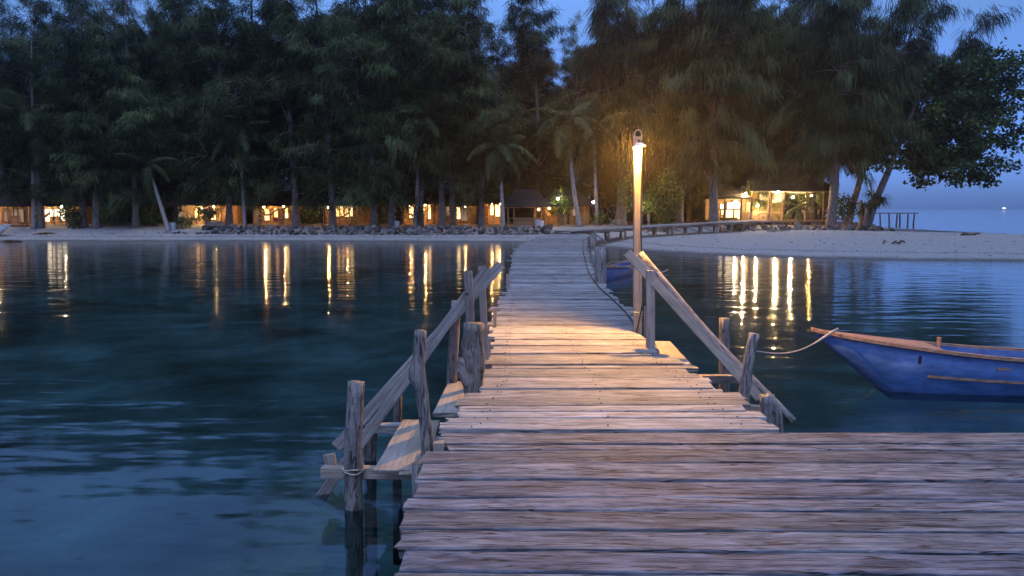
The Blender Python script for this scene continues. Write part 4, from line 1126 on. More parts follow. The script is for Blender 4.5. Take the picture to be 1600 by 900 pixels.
# hammocks on the verandas, benches and bins on the shore
def hammock(label, pa, pb, Y, sag):
    a, c = D(*pa, Y), D(*pb, Y); b = MB(); n = 12; rows_ = 4
    v = []
    for i in range(n + 1):
        s = i / n; p = a.lerp(c, .12 + .76 * s); p.z -= sag * math.sin(math.pi * s); wv_ = .34 * math.sin(math.pi * (.06 + .88 * s))
        for j in range(rows_ + 1):
            u = j / rows_ * 2 - 1; v.append((p.x, p.y + u * wv_, p.z + .12 * u * u))
    f = [(i * (rows_ + 1) + j, (i + 1) * (rows_ + 1) + j, (i + 1) * (rows_ + 1) + j + 1, i * (rows_ + 1) + j + 1) for i in range(n) for j in range(rows_)]
    nv = len(v); v2 = v + [(x, y, z - .02) for x, y, z in v]; f2 = f + [tuple(k_ + nv for k_ in q[::-1]) for q in f]
    t = thing('hammock', (a.lerp(c, .5).x, Y, zf), label, 'hammock', 'veranda hammocks')
    b.add(v2, f2); b.build('cloth', M['cloth'], t, smooth=True)
    MB().tube([a, Vector(v[2])], .015, 4).build('rope', M['rope'], t); MB().tube([c, Vector(v[-3])], .015, 4).build('rope', M['rope'], t)
hammock('hammock slung across the white windowed hut', (51, 331), (82, 333), 62.9, .45)
hammock('hammock hung over the veranda with the red bucket', (401, 335), (440, 325), 62.9, .35)
hammock('pale hammock behind the straight grey trunk', (506, 331), (552, 332), 63.1, .5)
hammock('dark hammock before the four golden windows', (629, 330), (668, 332), 62.9, .4)
for i, (px, lab) in enumerate(((442, 'left one of two pale concrete benches above the stone wall'), (452, 'right one of two pale concrete benches above the stone wall'))):
    q = D(px, 354, 59.2); q.z = hz(q.x, 59.2)
    t = thing('stone_bench', q, lab, 'bench', 'concrete benches')
    MB().box((q.x - .22, 59.0, q.z + .20), (q.x + .22, 59.4, q.z + .27)).build('seat', M['white'], t)
    for sx in (-.17, .13): MB().box((q.x + sx, 59.03, q.z), (q.x + sx + .05, 59.37, q.z + .199)).build('leg', M['grey'], t)
def bucket(label, px, Y, h, r, mat, cat='bin', name='waste_bin'):
    x = XA(px, Y); z = hz(x, Y); b = MB().tube([(x, Y, z), (x, Y, z + h * .5), (x, Y, z + h), (x, Y, z + h), (x, Y, z + .06)], [r * .8, r * .92, r, r * .88, r * .72], 12)
    o = b.build(name, mat); tag(o, label, cat)
bucket('dark bin at the foot of the leaning palm left of the lamp hut', 261, 60.0, .62, .18, M['tin'])
bucket('pale grey bin beside the dark bin near the leaning palm', 269, 60.2, .6, .24, M['grey'])
bucket('tall woven basket bin at the right corner of the gazebo', 840, 60.0, .62, .24, M['grey'])
bucket('narrow pale bin right of the woven basket bin', 847, 60.1, .5, .16, M['white'])
bucket('pale blue bin at the foot of the trunk left of the tin roofed hut', 620, 59.8, .7, .2, M['grey'])
x = XA(431, 62.6)
tag(MB().tube([(x, 62.4, 1.3), (x, 62.4, 1.65)], [.16, .2], 12).build('bucket', M['red']), 'red bucket standing on the orange lit veranda', 'bucket')
# low round stone planter under the lit bush
q = D(334, 350, 60.2)
t = thing('stone_planter', (q.x, 60.6, hz(q.x, 60.6)), 'low round stone planter under the golden lit bush', 'planter')
for i in range(22):
    a = 2 * math.pi * i / 22
    for k_ in range(2):
        o = bpy.data.objects.new('stone', ROCKS[(i + k_) % 9]); sc = .15
        link(o, t, Matrix.Translation((q.x + math.cos(a) * .95, 60.6 + math.sin(a) * .6, hz(q.x, 60.6) + .08 + k_ * .17)) @ Matrix.Rotation(i, 4, 'Z') @ Matrix.Diagonal((sc * 1.3, sc, sc, 1)))
MB().tube([(q.x, 60.6, 1.0), (q.x, 60.6, 1.34)], [.7, .6], 14).build('soil', M['ground'], t)

# ------------------------------------------------------------------ trees
def strands(cent, n, spread, outd, rs, lmin, lmax, width, down, rnd, tint, tj=.18):
    """drooping needle strands: cent (K,3), outd (K,3) -> verts, tris, tint"""
    K = len(cent)
    o = np.repeat(cent, n, 0) + rs.normal(0, 1, (K * n, 3)) * spread
    d = np.repeat(outd, n, 0) * .55 + np.array([0, 0, -down]) + rs.normal(0, rnd, (K * n, 3))
    d /= np.linalg.norm(d, axis=1, keepdims=True) + 1e-9
    L = rs.uniform(lmin, lmax, (K * n, 1))
    mid = o + d * L * .5
    d2 = d + np.array([0, 0, -.45]); d2 /= np.linalg.norm(d2, axis=1, keepdims=True)
    tip = mid + d2 * L * .5
    w = np.cross(d, rs.normal(0, 1, (K * n, 3))); w /= np.linalg.norm(w, axis=1, keepdims=True) + 1e-9
    w *= rs.uniform(.6, 1.3, (K * n, 1)) * width / 2
    v = np.stack([o - w * .7, o + w * .7, mid - w, mid + w, tip], 1).reshape(-1, 3)
    b = np.arange(K * n)[:, None] * 5
    t = np.concatenate([b + [0, 1, 3], b + [0, 3, 2], b + [2, 3, 4]], 0)
    tt = np.clip(np.repeat(tint, n) + rs.normal(0, tj, K * n), 0, 1)
    return v, t, np.repeat(tt, 5)

def casuarina(seed, H, R, zb, lean=0.0, nb=210, dens=27, droop=.75, r0=.26, leaders=4, lmax=1.0, sag=.35):
    """several rising leaders carry short feathery boughs; an open skirt of drooping boughs hangs below"""
    rs = np.random.RandomState(seed); rd = random.Random(seed)
    tb = MB()
    def mk(p0, p1, bow):
        def f(s): return p0.lerp(p1, s) + Vector((0, 0, 1)) * 0 + Vector((math.sin(s * 3.1 + seed), math.cos(s * 2.7 + seed), 0)) * bow * s * (1.15 - s) * 2
        return f
    main = mk(Vector((0, 0, 0)), Vector((lean, rd.uniform(-.4, .4), H)), .5)
    tb.tube([main(0) + Vector((0, 0, -.3))] + [main(q) for q in (.012, .05, .15, .3, .45, .62, .8, 1)], [r0 * 1.7, r0 * 1.3, r0 * 1.02, r0 * .92, r0 * .8, r0 * .64, r0 * .42, r0 * .22, .02], 9)
    axes = [(main, zb / H, 1.0, 1.0)]
    for k_ in range(leaders):
        s0 = rd.uniform(.10, .55); az = k_ * 6.283 / leaders + rd.uniform(-.6, .6); rise = H * rd.uniform(.28, .42); out = R * rd.uniform(.55, .95)
        p0 = main(s0); p1 = p0 + Vector((math.cos(az) * out, math.sin(az) * out, min(rise, H * 1.0 - p0.z)))
        a = mk(p0, p1, .25); axes.append((a, .22, 1.0, .62))
        tb.tube([a(q) for q in (0, .3, .6, 1)], [r0 * .42 * (1 - s0 * .6), r0 * .3 * (1 - s0 * .6), .04, .012], 5, False)
    cen, outd, tin = [], [], []
    tot = sum(w for *_, w in axes)
    for ax, sa, sb, wgt in axes:
        m = int(nb * wgt / tot)
        for i in range(m):
            t = ((i + rd.random()) / m) ** (1.3 if wgt == 1 else 1); s0 = sa + (sb - sa) * t; b0 = ax(s0); hrel = b0.z / H
            ln = R * (.92 if wgt == 1 else .62) * (1.0 - .78 * max(0, hrel - .30)) * rd.uniform(.35, 1.12)
            az = rd.uniform(0, 6.283); inc = math.radians(rd.gauss(-2 + 46 * hrel, 15)); dr = Vector((math.cos(az), math.sin(az), 0))
            def bp(q): return b0 + dr * (ln * q * math.cos(inc)) + Vector((0, 0, ln * (q * math.sin(inc) - sag * (1.15 - .7 * hrel) * q * q)))
            tb.tube([bp(0), bp(.4), bp(.75), bp(1)], [.045, .03, .016, .006], 4, False)
            npl = max(3, int(ln * 2.9)); bt = rd.choice((rd.uniform(0, .3), rd.uniform(.2, .9)))
            for k_ in range(npl):
                q = .30 + .74 * (k_ + rd.random()) / npl; p = bp(min(q, 1.05)); side = Vector((-dr.y, dr.x, 0)) * rd.gauss(0, .16) * ln + Vector((0, 0, rd.gauss(0, .12)))
                cen.append(p + side); outd.append((dr + Vector((rd.gauss(0, .5), rd.gauss(0, .5), .3 * math.sin(inc)))) * (1.25 if hrel > .6 else .9)); tin.append(bt + rd.uniform(-.15, .2))
    v, tr, tt = strands(np.array(cen), dens, np.array([.22, .22, .17]), np.array(outd), rs, .35 * lmax, .95 * lmax, .036, droop, .46 if lmax <= 1.1 else .34, np.array(tin))
    return mesh_from('trunk', tb.v, tb.f, M['trunk'], True), mesh_np('crown', v, tr, M['needle'], tt)

CAS = [casuarina(11, 22, 4.1, 2.6, .3), casuarina(12, 23.5, 4.6, 2.9, .9), casuarina(13, 20, 4.2, 2.5, -.6), casuarina(14, 25, 4.8, 3.6, .5), casuarina(15, 21, 4.5, 2.6, 0, 230),
       casuarina(16, 18.5, 4.0, 2.5, .5, 190), casuarina(17, 23, 4.8, 2.7, -1.0, 230, leaders=5)]
CASH = [22, 24, 20, 25, 21, 18, 23]
def place_tree(kind, px, Y, sc, rz, label, group=None, x=None, name='casuarina_tree', meshes=None):
    x = XA(px, Y) if x is None else x
    tm, cm = (meshes or CAS[kind])
    t = thing(name, (x, Y, hz(x, Y)), label, 'tree', group, rz)
    m = W[t.name] @ Matrix.Diagonal((sc, sc, sc, 1))
    mobj('trunk', tm, t, m); mobj('crown', cm, t, m)
    return t
front = [
    (0, -75, 61.5, .98, 0.3, 'casuarina at the left edge in front of the far left hut'),
    (5, 62, 60.4, .95, 1.2, 'casuarina with dark leaning trunk before the white windowed hut'),
    (2, 130, 60.6, .93, 2.1, 'casuarina with pale trunk, left of the white trunked pair'),
    (5, 149, 60.3, 1.02, 3.3, 'casuarina with red lit trunk, right of the white trunked pair'),
    (2, 211, 60.8, .96, 4.4, 'casuarina with thin rusty trunk between the dark gap and leaning palm'),
    (0, 276, 65.5, .98, 5.2, 'casuarina rising behind the golden lamp hut'),
    (4, 357, 60.8, 1.0, 0.9, 'casuarina with curved brown trunk right of the golden lamp'),
    (3, 402, 64.0, 1.0, 2.9, 'casuarina rising behind the red bucket hut'),
    (0, 462, 60.5, 1.02, 2.2, 'casuarina with thick shaded trunk right of the two concrete benches'),
    (1, 519, 60.0, .98, 3.9, 'casuarina with straight grey trunk before the amber hut'),
    (6, 584, 60.4, 1.0, 1.7, 'casuarina with thin leaning trunk right of the amber hut'),
    (1, 611, 60.0, 1.04, 5.0, 'casuarina with dark thick trunk left of the tin roofed hut'),
    (3, 655, 60.3, 1.02, 0.2, 'casuarina with dark trunk crossing the four golden windows'),
    (3, 692, 60.6, .98, 2.6, 'casuarina with slim trunk right of the four golden windows'),
    (1, 708, 61.8, .98, 3.1, 'casuarina with gold lit trunk beside the dim green window'),
    (2, 752, 60.2, .95, 4.1, 'casuarina with dark trunk left of the bright gold hut'),
    (4, 838, 66.5, 1.0, 1.4, 'casuarina rising behind the open gazebo'),
    (0, 968, 63.0, 1.08, 5.7, 'casuarina with hanging sprays behind the jetty lamp'),
    (3, 1062, 62.0, 1.0, 0.6, 'casuarina with thin tall trunk right of the lit green bush'),
    (4, 1116, 58.8, 1.12, 2.4, 'casuarina with very thick fluted trunk beside the boardwalk end'),
    (1, 1172, 66.5, 1.02, 4.8, 'casuarina rising behind the restaurant kitchen'),
    (4, 1215, 68.5, 1.0, 3.6, 'casuarina rising behind the restaurant star bright lamp'),
]
DR = None
def plant_front():
    for (k_, px, Y, sc, rz, lab) in front:
        place_tree(k_, px, Y + .9, sc, rz, lab, meshes=DRAPE[k_ % 2] if px > 940 else None)
# spreading casuarina on the right with long hanging sprays
BIGC = casuarina(41, 22.5, 6.4, 5.2, .6, 300, 28, 1.5, .36, 8, 1.6, .45)
place_tree(0, 1299, 59.6, 1.0, 1.0, 'spreading casuarina with pale trunk and long hanging sprays at the restaurant end', meshes=BIGC)
SIDE = casuarina(43, 20.5, 8.2, 8.5, 5.4, 170, 26, 1.3, .26, 7, 1.5, .4)
DRAPE = [casuarina(44, 23, 5.0, 4.8, .3, 230, 28, 1.4, .3, 6, 1.5, .5), casuarina(45, 21.5, 4.8, 4.8, -.5, 220, 28, 1.4, .3, 5, 1.5, .5)]
place_tree(0, 1326, 66.0, 1.02, 0.0, 'casuarina with wispy arching tips above the almond tree', meshes=SIDE)
LAND = [(-80, 'the view edge'), (5, 'the far left hut'), (75, 'the white windowed hut'), (140, 'the trunk pair'), (205, 'the rusty trunk'), (262, 'the leaning bare palm'), (320, 'the golden lamp hut'), (381, 'the slender bluish palm'),
        (427, 'the red bucket hut'), (480, 'the gap beside the amber hut'), (535, 'the amber hut'), (600, 'the dark thick trunk'), (655, 'the tin roofed hut'), (716, 'the dim green windowed hut'), (770, 'the bright gold hut'), (825, 'the gazebo'), (888, 'the open lamp hut'),
        (940, 'the ringed palm'), (995, 'the jetty lamp'), (1045, 'the tall green bush'), (1112, 'the fluted trunk'), (1160, 'the restaurant kitchen'), (1215, 'the restaurant bar')]
SEEN = {}
def back_label(px, Y):
    row = 'front row' if Y < 71.5 else 'middle row' if Y < 79 else 'deepest row'
    nm = min(LAND, key=lambda q: abs(q[0] - px))[1]
    k_ = (row, nm); SEEN[k_] = SEEN.get(k_, 0) + 1
    return 'dark casuarina in the %s of trees, %s %s' % (row, ('behind', 'just right of', 'farther right of')[min(SEEN[k_], 3) - 1], nm)
plant_front()
place_tree(0, 1268, 67.5, 1.04, 2.0, 'tall draped casuarina rising behind the restaurant terrace', meshes=DRAPE[0])
# back rows
rng = random.Random(77); n = 0
for Y, p0, p1, step in ((68, -120, 1230, 74), (75, -150, 1235, 70), (83, -170, 1240, 66)):
    px = p0
    while px < p1:
        top_left = px < 330; kd = rng.randrange(7)
        sc = rng.uniform(.90, 1.02) if top_left else (rng.uniform(.74, .90) if px < 800 else rng.uniform(.76, .92))
        sc *= Y / 72 * 21 / CASH[kd]
        place_tree(kd, px + rng.uniform(-18, 18), Y + rng.uniform(-2.5, 2.5), sc, rng.uniform(0, 6.28), back_label(px, Y), 'casuarinas in the wood behind the huts')
        px += step

# coconut palms
def frond_mesh(seed, L=3.4, droop=1.0):
    r = np.random.RandomState(seed); v, f, tt = [], [], []
    def rach(s): return np.array([L * (s - .18 * s * s * droop), 0.0, L * (.30 * s - .78 * droop * s * s)])
    n = 34
    for i in range(n):                             # rachis strip, triangular section
        s0, s1 = i / n, (i + 1) / n; a, b = rach(s0), rach(s1); w = .03 * (1 - s0) + .006
        k_ = len(v); v += [a + [0, -w, 0], a + [0, w, 0], a + [0, 0, -w], b + [0, -w * .9, 0], b + [0, w * .9, 0], b + [0, 0, -w * .9]]
        f += [(k_, k_ + 3, k_ + 4), (k_, k_ + 4, k_ + 1), (k_, k_ + 2, k_ + 5), (k_, k_ + 5, k_ + 3), (k_ + 1, k_ + 4, k_ + 5), (k_ + 1, k_ + 5, k_ + 2)]; tt += [.9] * 6
    m = 46
    for i in range(m):
        s = .12 + .88 * i / (m - 1); p = rach(s); tg = rach(min(1, s + .02)) - rach(s - .02); tg /= np.linalg.norm(tg)
        ll = (.95 * math.sin(math.pi * min(1, .18 + .78 * s)) + .12) * r.uniform(.85, 1.1) * L / 3.4
        for sd in (-1, 1):
            d = tg * .45 + np.array([0, sd * .75, -.15]) + r.normal(0, .06, 3); d /= np.linalg.norm(d)
            mid = p + d * ll * .5; d2 = d + np.array([0, 0, -1.0]); d2 /= np.linalg.norm(d2); tip = mid + d2 * ll * .55
            w = tg * .032; k_ = len(v); c = r.uniform(0, 1)
            v += [p - w, p + w, mid - w, mid + w, tip]; f += [(k_, k_ + 1, k_ + 3), (k_, k_ + 3, k_ + 2), (k_ + 2, k_ + 3, k_ + 4)]; tt += [c] * 5
    return mesh_np('frond', np.array(v), np.array(f), M['frond'], tt)
FR = [frond_mesh(1, 3.6, .8), frond_mesh(2, 3.4, 1.05), frond_mesh(3, 3.0, 1.35), frond_mesh(4, 3.7, .6)]
def palm(label, bpx, cpx, cpy, Y, nf=17, sc=1.0, r=.16, bend=.6, seed=0, old=5, name='coconut_palm'):
    rd = random.Random(seed); bx_ = XA(bpx, Y); bz = hz(bx_, Y); top = D(cpx, cpy, Y)
    t = thing(name, (bx_, Y, bz), label, 'palm', 'coconut palms on the shore' if name == 'coconut_palm' else None)
    pts, rad = [], []
    n = 14
    for i in range(n + 1):
        s = i / n; x = bx_ + (top.x - bx_) * (s + bend * s * (1 - s)); pts.append((x, Y + .2 * math.sin(s * 3), bz - .2 + (top.z - bz + .2) * s)); rad.append(r * (1.35 if i == 0 else 1.08 - .42 * s) * (1.05 if i % 2 else 1.0))
    MB().tube(pts, rad, 9).build('trunk', M['palmtrunk'], t, smooth=True)
    for i in range(nf):
        az = i * 2.39996 + rd.uniform(-.3, .3); u = i / nf
        if i < old: tilt, k_ = math.radians(rd.uniform(28, 55)), 2
        else: tilt, k_ = math.radians(46 - 92 * u + rd.uniform(-10, 10)), (2 if u < .35 else 1 if u < .75 else rd.choice((0, 3)))
        o = bpy.data.objects.new('frond', FR[k_]); s_ = sc * rd.uniform(.85, 1.1)
        m = Matrix.Translation(Vector(pts[-1]) + Vector((0, 0, .1 + .25 * u))) @ Matrix.Rotation(az, 4, 'Z') @ Matrix.Rotation(tilt, 4, 'Y') @ Matrix.Diagonal((s_, s_, s_, 1))
        link(o, t, m)
    return t
palm('palm with straight pale trunk and full crown right of the bright gold hut', 787, 780, 236, 58.2, 18, .98, .15, -.1, 1)
palm('palm with leaning bare trunk beside the two bins left of the lamp hut', 263, 232, 262, 59.6, 9, .7, .15, .2, 2)
palm('palm with slender bluish trunk right of the golden lamp hut', 381, 372, 214, 60.2, 16, .95, .14, -.3, 3)
palm('palm with lamp lit swollen base before the open lamp hut', 907, 888, 196, 59.4, 18, 1.05, .17, .5, 4)
palm('palm with ringed straight trunk just left of the jetty lamp', 934, 928, 205, 60.2, 16, .95, .14, .1, 5)
palm('palm with drooping fronds hanging above the grey tin roof', 648, 655, 196, 60.4, 17, 1.05, .15, .2, 6)
palm('palm crown drooping over the white windowed hut', 50, 46, 190, 60.8, 16, 1.15, .17, .3, 7)
palm('young stemless palm growing before the restaurant terrace', 1244, 1246, 329, 60.2, 11, .50, .10, 0, 9, 3)

# broad leaved trees and shrubs
def leaf_cloud(centres, n, spread, size, rs, flat=.5, tj=.2, aspect=.5, tint=.5):
    K = len(centres); c = np.repeat(np.asarray(centres, float), n, 0) + rs.normal(0, 1, (K * n, 3)) * np.asarray(spread)
    d = rs.normal(0, 1, (K * n, 3)); d[:, 2] = d[:, 2] * flat - .25; d /= np.linalg.norm(d, axis=1, keepdims=True)
    w = np.cross(d, rs.normal(0, .5, (K * n, 3)) + np.array([0, 0, 1.0])); w /= np.linalg.norm(w, axis=1, keepdims=True) + 1e-9
    L = rs.uniform(.7, 1.3, (K * n, 1)) * size
    a = c; b1 = c + d * L * .55 + w * L * aspect * .5; b2 = c + d * L * .55 - w * L * aspect * .5; e = c + d * L + np.array([0, 0, -.05]) * L
    v = np.stack([a, b1, e, b2], 1).reshape(-1, 3); k_ = np.arange(K * n)[:, None] * 4
    t = np.concatenate([k_ + [0, 1, 2], k_ + [0, 2, 3]], 0)
    base = np.repeat(np.broadcast_to(np.asarray(tint, float), (K,)), n)
    return v, t, np.repeat(np.clip(base + rs.normal(0, tj, K * n), 0, 1), 4)

def almond_tree():
    Y = 60.0; rs = np.random.RandomState(9); rd = random.Random(9)
    bx_ = XA(1352, Y); bz = hz(bx_, Y)
    t = thing('almond_tree', (bx_, Y, bz), 'broad leaved tree with tiered dark branches reaching over the sea at right', 'tree')
    tb = MB(); top = D(1398, 235, Y)
    def PX(px, py, dy=0): return D(px, py, Y + dy)
    trunk = [Vector((bx_, Y, bz - .2)), PX(1362, 330), PX(1374, 300), PX(1388, 268), PX(1400, 235), PX(1420, 190), PX(1440, 140)]
    tb.tube(trunk, [.42, .30, .26, .24, .22, .17, .10], 10)
    # limbs: start, end in photo pixels with depth offset
    limbs = [((1400, 235), (1560, 262), -1.0), ((1400, 235), (1500, 280), -2.0), ((1410, 210), (1580, 225), .5), ((1420, 190), (1588, 190), -1), ((1430, 160), (1592, 140), 0), ((1435, 150), (1585, 128), 1),
             ((1440, 140), (1604, 94), -.5), ((1440, 140), (1560, 92), .5), ((1440, 140), (1560, 100), 1.5), ((1440, 140), (1500, 95), -1), ((1400, 235), (1340, 225), -2.0), ((1395, 250), (1350, 260), -1.5), ((1410, 210), (1370, 170), 1), ((1430, 160), (1430, 110), 0), ((1430, 165), (1380, 130), 1.5),
             ((1410, 210), (1460, 230), -2.5), ((1420, 190), (1470, 180), -2.2), ((1430, 160), (1520, 150), -2), ((1420, 190), (1510, 210), 2), ((1400, 235), (1440, 262), 1), ((1400, 235), (1540, 245), 1.5), ((1425, 180), (1545, 178), 1.8),
             ((1395, 250), (1450, 285), -1), ((1420, 190), (1540, 215), -1.5), ((1435, 150), (1560, 165), .5), ((1440, 140), (1540, 120), 1), ((1440, 140), (1470, 110), -1.5), ((1410, 210), (1520, 235), -1.2), ((1400, 235), (1545, 280), .2), ((1400, 235), (1480, 255), -1), ((1425, 180), (1580, 160), 1), ((1400, 240), (1335, 245), 1), ((1400, 240), (1345, 200), 0)]
    cen, tin = [], []
    for (a, c, dy) in limbs:
        p0 = PX(*a); p1 = PX(*c, dy) ; mid = p0.lerp(p1, .5) + Vector((0, 0, .25))
        pts = [p0, p0.lerp(mid, .5) + Vector((0, 0, .1)), mid, p1]
        tb.tube(pts, [.09, .07, .045, .015], 5, False)
        L = (p1 - p0).length; nn = max(5, int(L * 3.4))
        for k_ in range(nn):
            s = .25 + .78 * (k_ + rd.random()) / nn
            p = (p0.lerp(mid, s * 2) if s < .5 else mid.lerp(p1, s * 2 - 1))
            cen.append(p + Vector((rd.gauss(0, .42), rd.gauss(0, .6), rd.gauss(0, .38)))); tin.append(rd.uniform(.15, .7))
    v, tr, tt = leaf_cloud(cen, 52, (.30, .36, .20), .34, rs, .8, .22, .62, np.array(tin))
    tb.build('trunk', M['trunk'], t, smooth=True)
    inv = W[t.name].translation
    mobj('crown', mesh_np('crown', v - np.array(inv), tr, M['leaf'], tt), t, W[t.name].copy())
almond_tree()

def shrub(name, label, px, pxy, w, h, Y, n, mat, size=.3, seed=0, trunkh=None, cat='shrub', aspect=.5, tint=.5):
    rs = np.random.RandomState(seed); rd = random.Random(seed); x = XA(px, Y); bz = hz(x, Y); c = D(px, pxy, Y)
    t = thing(name, (x, Y, bz), label, cat)
    cen = []; tb = MB()
    for i in range(n):
        u = Vector((rd.gauss(0, 1), rd.gauss(0, 1), rd.gauss(0, 1))).normalized() * rd.uniform(.3, 1) ** .5
        p = Vector((c.x + u.x * w, Y + u.y * w * .8, c.z + u.z * h)); p.z = max(p.z, bz + .15); cen.append(p)
        if i % 3 == 0:
            tb.tube([(x + rd.uniform(-.1, .1), Y, bz - .1), ((x + p.x) / 2, (Y + p.y) / 2, (bz + p.z) / 2 + .1), p], [.05, .03, .01], 5, False)
    v, tr, tt = leaf_cloud(cen, 26, .22, size, rs, .7, .25, aspect, tint)
    tb.build('stem', M['trunk'], t)
    mobj('foliage', mesh_np('foliage', v - np.array(W[t.name].translation), tr, mat, tt), t, W[t.name].copy())
    return t
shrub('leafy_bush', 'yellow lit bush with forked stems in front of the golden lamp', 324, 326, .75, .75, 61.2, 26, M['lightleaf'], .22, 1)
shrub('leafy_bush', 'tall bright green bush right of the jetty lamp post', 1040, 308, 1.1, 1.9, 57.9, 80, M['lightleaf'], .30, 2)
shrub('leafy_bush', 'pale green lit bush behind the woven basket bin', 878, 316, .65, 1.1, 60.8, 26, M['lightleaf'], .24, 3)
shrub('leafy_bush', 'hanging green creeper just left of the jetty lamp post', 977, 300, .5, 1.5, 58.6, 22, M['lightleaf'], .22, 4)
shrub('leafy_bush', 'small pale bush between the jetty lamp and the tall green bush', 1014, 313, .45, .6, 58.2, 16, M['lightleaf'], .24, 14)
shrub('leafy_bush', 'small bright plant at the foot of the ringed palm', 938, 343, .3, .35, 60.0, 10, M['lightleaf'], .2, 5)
shrub('leafy_bush', 'dark low bush right of the white windowed hut', 112, 338, .9, .7, 61.0, 26, M['leaf'], .26, 7)
shrub('leafy_bush', 'dark bush between the pale bin and the lamp hut', 284, 347, .7, .3, 61.2, 16, M['leaf'], .2, 8)
shrub('leafy_bush', 'dark bush in the gap between red bucket hut and amber hut', 480, 338, 1.0, .7, 64, 26, M['leaf'], .26, 9)
shrub('leafy_bush', 'dark bush at the right end of the restaurant terrace', 1322, 322, .9, .8, 61.5, 26, M['leaf'], .26, 10)
shrub('leafy_bush', 'dark bush between rusty trunk and leaning palm', 235, 340, 1.1, .6, 62.5, 30, M['leaf'], .26, 12)
shrub('leafy_bush', 'dark bush beneath the casuarinas between white trunks and rusty trunk', 180, 340, 1.2, .6, 62.5, 30, M['leaf'], .26, 13)
# dry branches with pale twigs left of the jetty lamp
x, Y = XA(960, 60), 60.0; z = hz(x, Y); b = MB(); rng = random.Random(3)
for i in range(16):
    a = rng.uniform(0, 6.28); L = rng.uniform(.4, 1.1)
    b.tube([(x + rng.uniform(-.5, .5), Y, z), (x + math.cos(a) * L * .6, Y + math.sin(a) * .3, z + rng.uniform(.2, .5)), (x + math.cos(a) * L, Y + math.sin(a) * .5, z + rng.uniform(.1, .7))], [.03, .022, .008], 5, False)
tag(b.build('brush_pile', M['beam']), 'pile of pale dry branches on the shore left of the jetty lamp', 'branches')

# pandanus with strap leaves beneath the almond tree
def pandanus(label, px, py, Y, L, n, seed):
    rs = np.random.RandomState(seed); c = D(px, py, Y); x = XA(px - 8, Y); bz = hz(x, Y)
    t = thing('pandanus', (x, Y, bz), label, 'shrub')
    MB().tube([(x, Y, bz - .1), (x + .1, Y, (bz + c.z) / 2), c], [.2, .16, .12], 8).build('trunk', M['trunk'], t, smooth=True)
    K = 9; hd = np.array([[c.x + rs.normal(0, .42), c.y + rs.normal(0, .5), c.z + rs.normal(0, .4)] for _ in range(K)])
    d = rs.normal(0, 1, (K * n, 3)); d[:, 2] = np.abs(d[:, 2]) * .6 - .35; d /= np.linalg.norm(d, axis=1, keepdims=True)
    o = np.repeat(hd, n, 0); ll = rs.uniform(.6, 1.1, (K * n, 1)) * L; mid = o + d * ll * .5; d2 = d + [0, 0, -.9]; d2 /= np.linalg.norm(d2, axis=1, keepdims=True); tip = mid + d2 * ll * .6
    w = np.cross(d, [0, 0, 1.0]); w /= np.linalg.norm(w, axis=1, keepdims=True) + 1e-9; w *= .035
    v = np.stack([o - w, o + w, mid - w, mid + w, tip], 1).reshape(-1, 3); k_ = np.arange(K * n)[:, None] * 5
    tr = np.concatenate([k_ + [0, 1, 3], k_ + [0, 3, 2], k_ + [2, 3, 4]], 0)
    mobj('foliage', mesh_np('foliage', v - np.array(W[t.name].translation), tr, M['frond'], np.repeat(rs.uniform(0, .6, K * n), 5)), t, W[t.name].copy())
pandanus('spiky strap leaved pandanus under the almond tree at the spit', 1360, 312, 59.4, 1.0, 46, 1)
x, Y = XA(1346, 60), 59.9
log_t = MB().tube([(x - .15, Y, hz(x, Y) - .1), (x + .05, Y, 1.6), (x - .1, Y + .1, 3.0)], [.22, .18, .14], 9)
tag(log_t.build('dead_trunk', M['trunk'], smooth=True), 'bare dark trunk standing left of the pandanus', 'trunk')

# dark undergrowth massed behind the huts
rs = np.random.RandomState(99)
K = 1500; Yk = rs.uniform(88, 94, K); pxk = rs.uniform(-160, 1285, K); zk = rs.uniform(.8, 13, K) * np.clip((1330 - pxk) / 160, .25, 1)
cen = np.stack([(pxk - 800) / FPX * Yk, Yk, zk], 1)
K2 = 420; Y2 = rs.uniform(70, 84, K2); p2 = rs.uniform(-160, 1110, K2); z2 = rs.uniform(.8, 3.2, K2)
cen = np.concatenate([cen, np.stack([(p2 - 800) / FPX * Y2, Y2, z2], 1)])
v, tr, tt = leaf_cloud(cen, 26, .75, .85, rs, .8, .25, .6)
tag(mobj('undergrowth', mesh_np('undergrowth', v, tr, M['under'], tt)), 'dark tangled undergrowth massed in the wood behind the huts', 'undergrowth', kind='stuff')

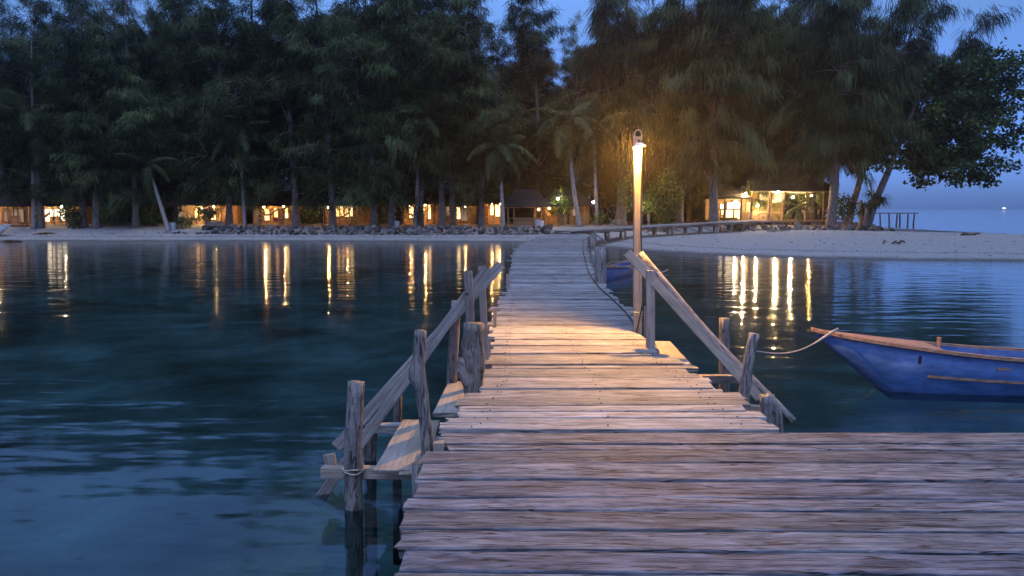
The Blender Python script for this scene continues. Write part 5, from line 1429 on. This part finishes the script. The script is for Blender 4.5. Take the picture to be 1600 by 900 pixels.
# white garden lamps on thin poles
for (px, py, Y, lab) in ((872, 310, 60.2, 'white garden lamp on a thin pole beside the pale green lit bush'), (927, 316, 61.0, 'white garden lamp on a thin pole left of the ringed palm'), (1002, 322, 57.6, 'white garden lamp beside the tall green bush, behind the jetty lamp post')):
    q = D(px, py, Y)
    t = thing('garden_lamp', (q.x, Y, hz(q.x, Y)), lab, 'garden lamp', 'garden lamps')
    MB().tube([(q.x, Y, hz(q.x, Y) - .1), (q.x, Y, q.z - .07)], .025, 6).build('pole', M['dark'], t)
    ball(q, .07).build('globe', M['globe'], t, smooth=True)

# dry leaves, weed scraps and shells strewn over the sand
rs = np.random.RandomState(61); v, t = [], []
while len(v) < 4 * 800:
    px = rs.uniform(-20, 1620); py = rs.uniform(362, 376) if px < 900 else rs.uniform(366, 402)
    q = P(px, py, .3); d_ = float(coast_dist(np.array([q.x]), np.array([q.y]))[0])
    if d_ < .9 or rs.rand() > ((.9 if 2.0 < d_ < 3.2 else .25) if px < 900 else (.5 if 6 < d_ < 6.6 or 15 < d_ < 16 else .05)): continue
    z = hz(q.x, q.y) + .012; a = rs.uniform(0, 3.14); L = rs.uniform(.04, .16); w = L * rs.uniform(.2, .5)
    k_ = len(v); c_, s_ = math.cos(a), math.sin(a)
    v += [(q.x - c_ * L, q.y - s_ * L, z), (q.x - s_ * w, q.y + c_ * w, z), (q.x + c_ * L, q.y + s_ * L, z), (q.x + s_ * w * .3, q.y - c_ * w * .3, z + .035)]
    t += [(k_, k_ + 3, k_ + 1), (k_ + 3, k_ + 2, k_ + 1), (k_, k_ + 2, k_ + 3)]
tag(mobj('beach_litter', mesh_np('beach_litter', np.array(v), np.array(t), M['darkwood'])), 'dry leaves and weed scraps strewn over the sand', 'litter', kind='stuff')

# humid sea air round the whole place
hb = MB().box((-1620, -1020, -8.5), (1620, 1720, 31.0))
hm, hn, hl = new_mat('humid air')
ho = hn.new('ShaderNodeOutputMaterial'); hv = hn.new('ShaderNodeVolumePrincipled')
hv.inputs['Color'].default_value = (1.0, 0.92, 0.90, 1); hv.inputs['Density'].default_value = 0.00055; hv.inputs['Anisotropy'].default_value = 0.82
hl.new(hv.outputs[0], ho.inputs['Volume'])
tag(hb.build('haze', hm), 'thin humid evening air over the lagoon', 'haze', kind='stuff')
